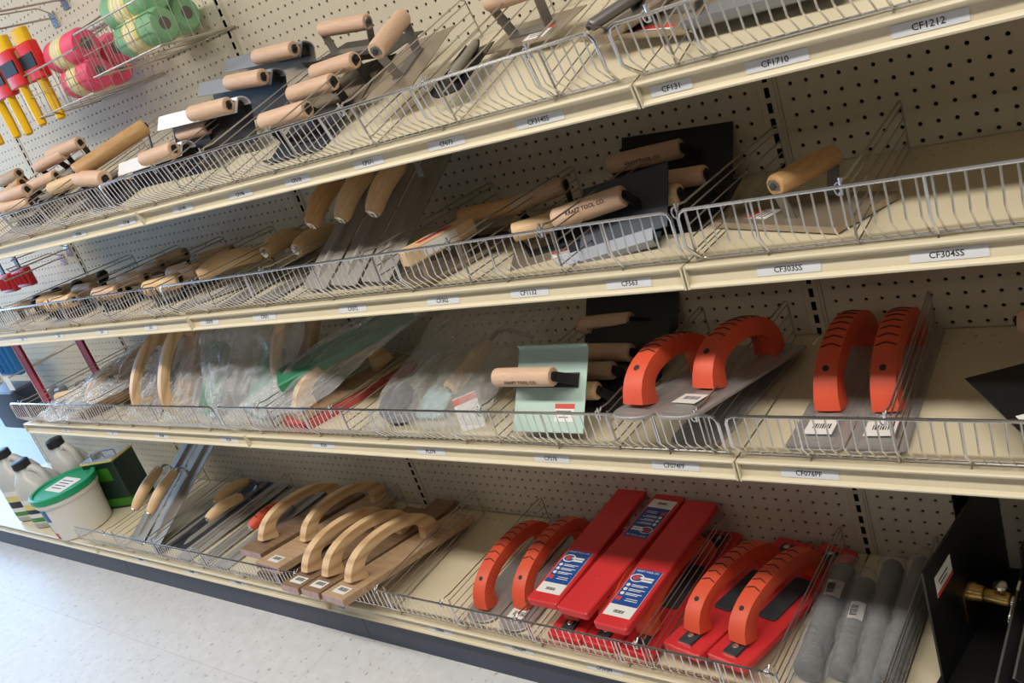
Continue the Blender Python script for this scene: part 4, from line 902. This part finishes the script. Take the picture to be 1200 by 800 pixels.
# red steel bars and small handles at the far left of the third shelf
for lab, x, y, h in (('maroon steel bar standing nearest the left end of the third shelf', -95.2, -12.6, 9.6), ('maroon steel bar standing farther back, right of its twin', -95.6, -5.2, 11.2)):
    e = thing('steel_bar', lab, 'bar', (x, y, -17.4), group='maroon steel bars')
    part(e, 'bar', 'redsteel', lambda b: b.box((0, 0, h / 2), (1.7, .35, h)))
    part(e, 'edge', 'white_lip', lambda b: b.box((-.9, -.02, h / 2), (.12, .4, h)), smooth=False)
for lab, A, B, hm in (('pale handle at the fence beside the near maroon bar', (-91.0, -12.9, -15.4), (-86.8, -11.6, -15.4), 'pine'),
                      ('tan handle behind the pale one beside the maroon bars', (-90.6, -10.2, -15.3), (-86.0, -8.8, -15.3), 'oak'),
                      ('brown handle farthest back beside the maroon bars', (-89.6, -6.6, -15.3), (-85.0, -5.6, -15.2), 'brownwood')):
    edger(lab, A, B, (0, -.1, 1), R=.6, H=1.9, hm=hm, bm='darksteel', bl=5.5, bw=3.2, ext=-.4, legw=.6)
for k, (x, y) in enumerate(((-93.4, -15.2), (-90.2, -14.9))):
    e = thing('price_card', ('white price card at the very left end of the third shelf fence', 'white price card second from the left end of the third shelf')[k], 'card', (x, y, -17.38), (1, .2, 0))
    part(e, 'card', 'tag', lambda b: b.box((0, .6, .3), (2.4, 1.9, .03), Matrix.Rotation(.3, 3, 'X')), smooth=False)

# ------------------------------------------------------------------ jugs, pail and can at the far left of the bottom deck
def jug(label, x, y, s=1.0, yaw=0.0, lab=True, h=11):
    e = thing('jug', label, 'jug', (x, y, -36.38), (math.cos(yaw), math.sin(yaw), 0), group='white plastic jugs')
    def ring(w, d, z, ox=0): return [V((ox + px, py, z)) for px, py in rrect(w, d, min(w, d) * .33, 4)]
    w = 6.2 * s; d = 5.6 * s
    part(e, 'body', 'bottle', lambda b: b.loft([ring(w * .9, d * .9, 0), ring(w, d, .3), ring(w, d, h * .60), ring(w * .98, d * .98, h * .68), ring(w * .8, d * .86, h * .80, -.3), ring(w * .5, d * .6, h * .90, -.7), ring(2.1, 2.1, h * .95, -1.1), ring(2.0, 2.0, h, -1.1)]), angle=60)
    part(e, 'grip', 'bottle', lambda b: b.tube([(-.4, 0, h * .93), (.9, 0, h * .97), (2.1 * s, 0, h * .9), (2.75 * s, 0, h * .72), (2.7 * s, 0, h * .6)], [.5, .55, .58, .6, .5], 10))
    part(e, 'cap', 'cap', lambda b: b.lathe([(h - .1, 1.15), (h, 1.25), (h + 1.0, 1.22), (h + 1.1, 1.05)], 22, 'Z', (-1.1, 0, 0)))
    if lab:
        lb = part(e, 'product_label', 'paper', lambda b: b.loft([[p for p in ring(w + .06, d + .06, z)] for z in (1.0, h * .54)], caps=False), angle=60)
        part(lb, 'dark_band', 'cap', lambda b: b.loft([ring(w + .1, d + .1, z) for z in (2.6, h * .36)], caps=False), angle=60)
        part(lb, 'orange_band', 'wraplabel', lambda b: b.loft([ring(w + .1, d + .1, z) for z in (h * .36, h * .46)], caps=False), angle=60)
        part(lb, 'green_band', 'cangreen', lambda b: b.loft([ring(w + .1, d + .1, z) for z in (1.2, 1.9)], caps=False), angle=60)
    return e
jug('white jug with orange and black label at the left edge of the photo', -121.2, -12.0, .95, .3, h=10.2)
jug('milky jug with black cap between the labelled jug and the pail', -114.2, -12.6, .92, .3, h=9.2)
jug('milky jug with black cap standing behind the pail and beside the can', -113.4, -7.4, .82, .2, lab=False, h=9.6)
e = thing('pail', 'white pail with bright green lid standing before the jugs', 'pail', (-104.6, -12.9, -36.38))
part(e, 'bucket', 'pail', lambda b: b.lathe([(0, 3.5), (.15, 3.75), (5.6, 4.15), (5.65, 4.4), (6.2, 4.45), (6.25, 4.3), (6.5, 4.3)], 40, 'Z'))
ld = part(e, 'lid', 'greenlid', lambda b: b.lathe([(6.25, 4.5), (6.4, 4.62), (7.1, 4.58), (7.2, 4.4), (7.15, 4.1), (6.9, 4.0), (6.88, .1)], 40, 'Z'))
part(ld, 'paper_label', 'paper', lambda b: b.slab(rrect(4.8, 3.4, .3, 3), 6.91, 6.93), smooth=False)
for k in range(4): part(ld, 'print_line', 'ink', lambda b: b.box((-.2, .9 - .6 * k, 6.94), (3.2 - .4 * (k % 2), .16, .01)), smooth=False)
def patch(a0, a1, z0, z1, m, nm):
    part(e, nm, m, lambda b: b.loft([[V(((3.77 + .067 * (z - .15) + .02) * math.cos(a), (3.77 + .067 * (z - .15) + .02) * math.sin(a), z)) for z in (z0, z1)] + [V(((3.77 + .067 * (z - .15) - .02) * math.cos(a), (3.77 + .067 * (z - .15) - .02) * math.sin(a), z)) for z in (z1, z0)] for a in [math.radians(a0 + (a1 - a0) * k / 8) for k in range(9)]]))
patch(205, 262, 1.6, 5.3, 'greenlid', 'green_print'); patch(262, 282, 3.4, 5.3, 'blue', 'blue_print'); patch(255, 275, .4, 1.4, 'redink', 'red_print')
e = thing('metal_can', 'dark green square can with tin top beside the pegboard upright', 'can', (-103.2, -6.4, -36.38), (.95, .3, 0))
part(e, 'body', 'can', lambda b: b.slab(rrect(6.2, 4.4, .35, 3), 0, 7.6, .08))
part(e, 'green_band', 'cangreen', lambda b: b.slab(rrect(6.24, 4.44, .35, 3), .4, 1.6))
part(e, 'green_panel', 'cangreen', lambda b: b.box((-.6, -2.22, 5.6), (4.6, .03, 2.0)), smooth=False)
part(e, 'rim', 'wraplabel', lambda b: b.slab(rrect(6.4, 4.6, .4, 3), 7.5, 7.75, .04))
part(e, 'top', 'tin', lambda b: b.slab(rrect(6.0, 4.2, .3, 3), 7.7, 7.85, .03))
part(e, 'spout', 'tin', lambda b: b.lathe([(7.8, .8), (8.3, .8), (8.4, .6)], 16, 'Z', (-2.0, 0, 0)))
part(e, 'carry_handle', 'tin', lambda b: b.tube([(-.6, 0, 7.8), (-.5, 0, 8.4), (1.8, 0, 8.4), (1.9, 0, 7.8)], .12, 6))

# ------------------------------------------------------------------ pegboard goods above the top shelf at left
def peg_basket(label, x0, x1, z, d, h):
    e = thing('wire_basket', label, 'basket', ((x0 + x1) / 2, 0, z), group='wire baskets on the pegboard')
    w = (x1 - x0) / 2; fy = -d; ft = h * .62
    def fr(m):
        m.tube([(-w, -.2, h), (-w, fy, ft), (w, fy, ft), (w, -.2, h)], .10, 6)
        m.tube([(-w, -.2, .0), (-w, fy, 0), (w, fy, 0), (w, -.2, 0)], .09, 6)
        m.tube([(-w, -.2, h), (w, -.2, h)], .09, 6); m.tube([(-w, -.2, 0), (w, -.2, 0)], .09, 6)
    part(e, 'rim', 'zinc', fr)
    def wires(m):
        k = int(2 * w / 1.1)
        for i in range(k + 1):
            x = -w + 2 * w * i / k; m.tube([(x, fy, ft), (x, fy, 0)] + ([(x, -.2, 0)] if i % 3 == 0 else []), .045, 4)
        for s in (-1, 1):
            for i in range(1, 7):
                y = fy + (d - .2) * i / 7; m.tube([(s * w, y, ft + (h - ft) * i / 7), (s * w, y, 0)], .045, 4)
        m.tube([(-w, fy, ft * .5), (w, fy, ft * .5)], .045, 4)
        m.tube([(-w, fy / 2, 0), (w, fy / 2, 0)], .045, 4)
    part(e, 'wires', 'zinc', wires)
    part(e, 'bracket', 'zinc', lambda m: (m.box((-w * .6, -.08, h - .6), (.8, .12, 1.6)), m.box((w * .6, -.08, h - .6), (.8, .12, 1.6))))
peg_basket('wire basket of pink twine rolls on the pegboard', -73.0, -59.8, 15.0, 8.2, 6.6)
peg_basket('wire basket of green twine rolls on the pegboard, nearer the upright', -58.6, -46.6, 16.2, 8.2, 6.4)
def roll(label, x, y, z, L, R, m, group):
    e = thing('twine_roll', label, 'roll', (x, y, z), group=group)
    part(e, 'twine', m, lambda b: b.lathe([(-L / 2, R * .5), (-L / 2 + .05, R * .85), (-L / 2 + .4, R), (L / 2 - .4, R), (L / 2 - .05, R * .85), (L / 2, R * .5)], 26, 'X'))
    part(e, 'core', 'core', lambda b: b.lathe([(-L / 2 - .04, R * .36), (L / 2 + .03, R * .36), (L / 2 + .03, R * .1)], 18, 'X'))
    lb = part(e, 'label_wrap', 'wraplabel', lambda b: b.lathe([(-L * .22, R * 1.0), (-L * .215, R * 1.012), (L * .14, R * 1.012), (L * .145, R * 1.0)], 26, 'X'))
    for k in range(3): part(lb, 'print_band', 'paper', lambda b: b.lathe([(-L * .16 + k * L * .09, R * 1.0), (-L * .158 + k * L * .09, R * 1.018), (-L * .13 + k * L * .09, R * 1.018), (-L * .128 + k * L * .09, R)], 26, 'X'))
roll('pink twine roll, lower one of the two nearest with yellow label', -63.6, -6.0, 16.8, 5.4, 1.55, 'pink', 'pink twine rolls')
roll('pink twine roll resting on top of the lower ones', -64.0, -6.0, 19.5, 6.0, 1.6, 'pink', 'pink twine rolls')
roll('pink twine roll at the back right, mostly behind the others', -65.0, -2.4, 18.6, 5.4, 1.6, 'pink', 'pink twine rolls')
roll('pink twine roll at the back left of its basket', -65.4, -2.6, 16.9, 5.4, 1.5, 'pink', 'pink twine rolls')
roll('green twine roll with yellow label, lower front of its basket', -51.2, -6.0, 18.0, 6.4, 1.55, 'twine', 'green twine rolls')
roll('green twine roll on top, cut by the upper edge of the photo', -52.0, -5.4, 20.6, 7.0, 1.6, 'twine', 'green twine rolls')
roll('green twine roll at the back of its basket', -52.4, -2.4, 18.6, 6.0, 1.6, 'twine', 'green twine rolls')
def hook(label, x, z, d=9, group='pegboard hooks'):
    e = thing('peg_hook', label, 'hook', (x, 0, z), group=group)
    part(e, 'plate', 'chrome', lambda m: m.box((0, -.08, 0), (1.3, .14, 1.5)))
    part(e, 'wire', 'zinc', lambda m: m.tube([(0, -.1, .2), (0, -1, .25), (0, -d, .3), (0, -d - .3, .9)], .11, 6))
    part(e, 'guard_wire', 'zinc', lambda m: m.tube([(.3, -.1, .5), (.3, -1.5, 1.4), (.3, -d + .5, 1.6)], .08, 6))
hook('chrome hook on the pegboard at the top left corner', -71.4, 25.2); hook('chrome hook lower left of the one at the top corner', -74.8, 24.2)
hook('chrome hook on the pegboard above the black-knobbed tools', -97.5, -.2, 8); hook('second chrome hook left of the one above the black knobs', -100.2, -1.2, 8)
def caulk(label, x, y, z, gr='yellow', tool='redtool', edge='greenedge'):
    e = thing('jointing_tool', label, 'tool', (x, y, z), group='yellow handled tools on a hook')
    part(e, 'handle', 'yellow', lambda m: m.loft([[V((w * cx, d * cy, zz)) for cx, cy in [(math.cos(2 * PI * k / 12), math.sin(2 * PI * k / 12)) for k in range(12)]] for zz, w, d in ((-6.1, .35, .25), (-5.9, .62, .42), (-4, .68, .45), (-2.2, .55, .42), (-1.9, .75, .5), (-1.6, .6, .4))]))
    part(e, 'body', tool, lambda m: m.slab(rrect(2.9, 1.2, .3, 3), -2.0, 1.6, .15))
    part(e, 'window', 'black', lambda m: m.box((0, -.6, -.1), (2.92, .12, 1.3)))
    part(e, 'edge', edge, lambda m: m.box((-1.5, 0, -.3), (.4, 1.0, 3.2)))
    part(e, 'hanger', 'yellow', lambda m: m.slab(rrect(2.4, .9, .3, 3), 1.5, 3.0, .12))
for k, (x, y, z) in enumerate(((-68.6, -7.6, 20.2), (-72.0, -8.0, 20.3), (-75.6, -8.0, 20.0), (-78.8, -7.8, 20.2), (-82.4, -8.2, 20.2))):
    caulk('yellow handled tool with red body, %s on the pegboard' % ('rightmost, behind the pink basket', 'second from the right', 'third from the right', 'fourth from the right', 'cut by the left photo edge')[k], x, y, z, tool=('redtool', 'redtool', 'redtool', 'greenedge', 'redtool')[k])
# hanging goods behind the left ends of the second and third shelves
def hanging(label, x, y, z, w, h, m, card='tag', name='hanging_pack', strap=None):
    e = thing(name, label, 'pack', (x, y, z), group='goods hanging on the back wall at far left')
    part(e, 'pack', m, lambda b: b.slab(rrect(w, 1.0, .25, 3), -h, 0, .15))
    for k in range(3): part(e, 'rib', m, lambda b: b.tube([(-w * .3 + k * w * .3, -.6, -h + .5), (-w * .3 + k * w * .3, -.6, -.5)], .35, 8))
    part(e, 'hang_tab', 'black' if strap else card, lambda b: b.box((0, 0, .9), (.9, .2, 1.9)))
hanging('blue ribbed pack hanging at the left edge below the second shelf', -124, -4.5, -10.6, 7, 5.6, 'bluepl')
hanging('red tool body with black strap at the left edge below the top shelf', -104.4, -4.0, -.4, 4.4, 2.6, 'maroon', strap=True)
hanging('second red tool body left of the one with the strap', -110.0, -4.0, -.8, 4.0, 2.6, 'maroon', strap=True)
for k, (x, y, z) in enumerate(((-117.6, -8, -16.0), (-107.9, -8, -14.4))):
    e = thing('price_tag', ('small pale price tag hanging at the left edge below the blue pack', 'small pale price tag hanging left of the near maroon bar')[k], 'tag', (x, y, z), group='hanging price tags')
    part(e, 'card', 'paper', lambda b: b.box((0, 0, 0), (1.9, .05, 2.2)), smooth=False)
    part(e, 'wire', 'zinc', lambda b: b.tube([(0, .05, .8), (0, 4, .9), (0, 7.9, 1.0)], .1, 5))
e = thing('dark_case', 'dark navy case hanging at the left edge beside the end of the third shelf', 'case', (-124, -6, -24), group=None)
part(e, 'shell', 'kick', lambda b: b.slab(rrect(10, 4, .6, 3), 0, 6.5, .3))
part(e, 'tube', 'bluegrey', lambda b: (b.lathe([(0, .9), (4.5, .9), (4.8, .6)], 14, 'Z', (11.2, 1, 1)), b.lathe([(0, .9), (4.5, .9), (4.8, .6)], 14, 'Z', (14.4, 1, 1))))

# ------------------------------------------------------------------ light: ceiling strips over the aisle, daylight from the left
def area(name, p, target, sx, sy, power, col):
    l = bpy.data.lights.new(name, 'AREA'); l.shape = 'RECTANGLE'; l.size = sx * I; l.size_y = sy * I; l.energy = power; l.color = col
    o = bpy.data.objects.new(name, l); C.objects.link(o); o.location = wpos(p)
    o.rotation_euler = (wpos(target) - wpos(p)).to_track_quat('-Z', 'Y').to_euler(); return o
for k, x in enumerate((-130, -70, -10, 50)):
    area('ceiling_strip_light', (x, -58, 62), (x, -57, -40), 50, 9, 28, (1.0, .945, .85))
for k, x in enumerate((-100, 0)):
    area('ceiling_strip_light', (x, -170, 66), (x, -170, -40), 48, 14, 9, (1.0, .94, .85))
area('window_daylight', (-240, -14, 16), (-80, -14, -4), 100, 80, 125, (.38, .64, 1.0))
w = bpy.data.worlds.new('store'); bpy.context.scene.world = w; w.use_nodes = True
bg = w.node_tree.nodes['Background']; bg.inputs['Color'].default_value = (.90, .92, 1.0, 1); bg.inputs['Strength'].default_value = .055

# ------------------------------------------------------------------ camera
cam = bpy.data.cameras.new('camera'); co = bpy.data.objects.new('camera', cam); C.objects.link(co)
def rot(wv):
    wv = np.array(wv); t = np.linalg.norm(wv); K = np.array([[0, -wv[2], wv[1]], [wv[2], 0, -wv[0]], [-wv[1], wv[0], 0]])
    return np.eye(3) + np.sin(t) / t * K + (1 - np.cos(t)) / t / t * K @ K
R = rot((1.939, .387, -.715))
mw = Matrix([[R[0][i], -R[1][i], -R[2][i]] for i in range(3)]).to_4x4(); mw.translation = wpos((21.972, -55.107, 9.325))
co.matrix_world = mw; cam.sensor_width = 36; cam.lens = 36 * 1027.25 / 1200; cam.clip_start = .05
s = bpy.context.scene; s.camera = co
s.view_settings.view_transform = 'Standard'; s.view_settings.look = 'None'; s.view_settings.exposure = 0; s.view_settings.gamma = 1
try: s.view_settings.use_curve_mapping = False
except Exception: pass
s.cycles.max_bounces = 8; s.cycles.transparent_max_bounces = 24
# lettering becomes plain mesh
bpy.context.view_layer.update(); dg = bpy.context.evaluated_depsgraph_get()
for o in [o for o in bpy.data.objects if o.type == 'FONT']:
    me = bpy.data.meshes.new_from_object(o.evaluated_get(dg)); nm = o.name; par = o.parent; ml = o.matrix_local.copy()
    o.name = 'old_curve'; n = bpy.data.objects.new(nm, me); C.objects.link(n); n.parent = par; n.matrix_local = ml
    bpy.data.objects.remove(o, do_unlink=True)
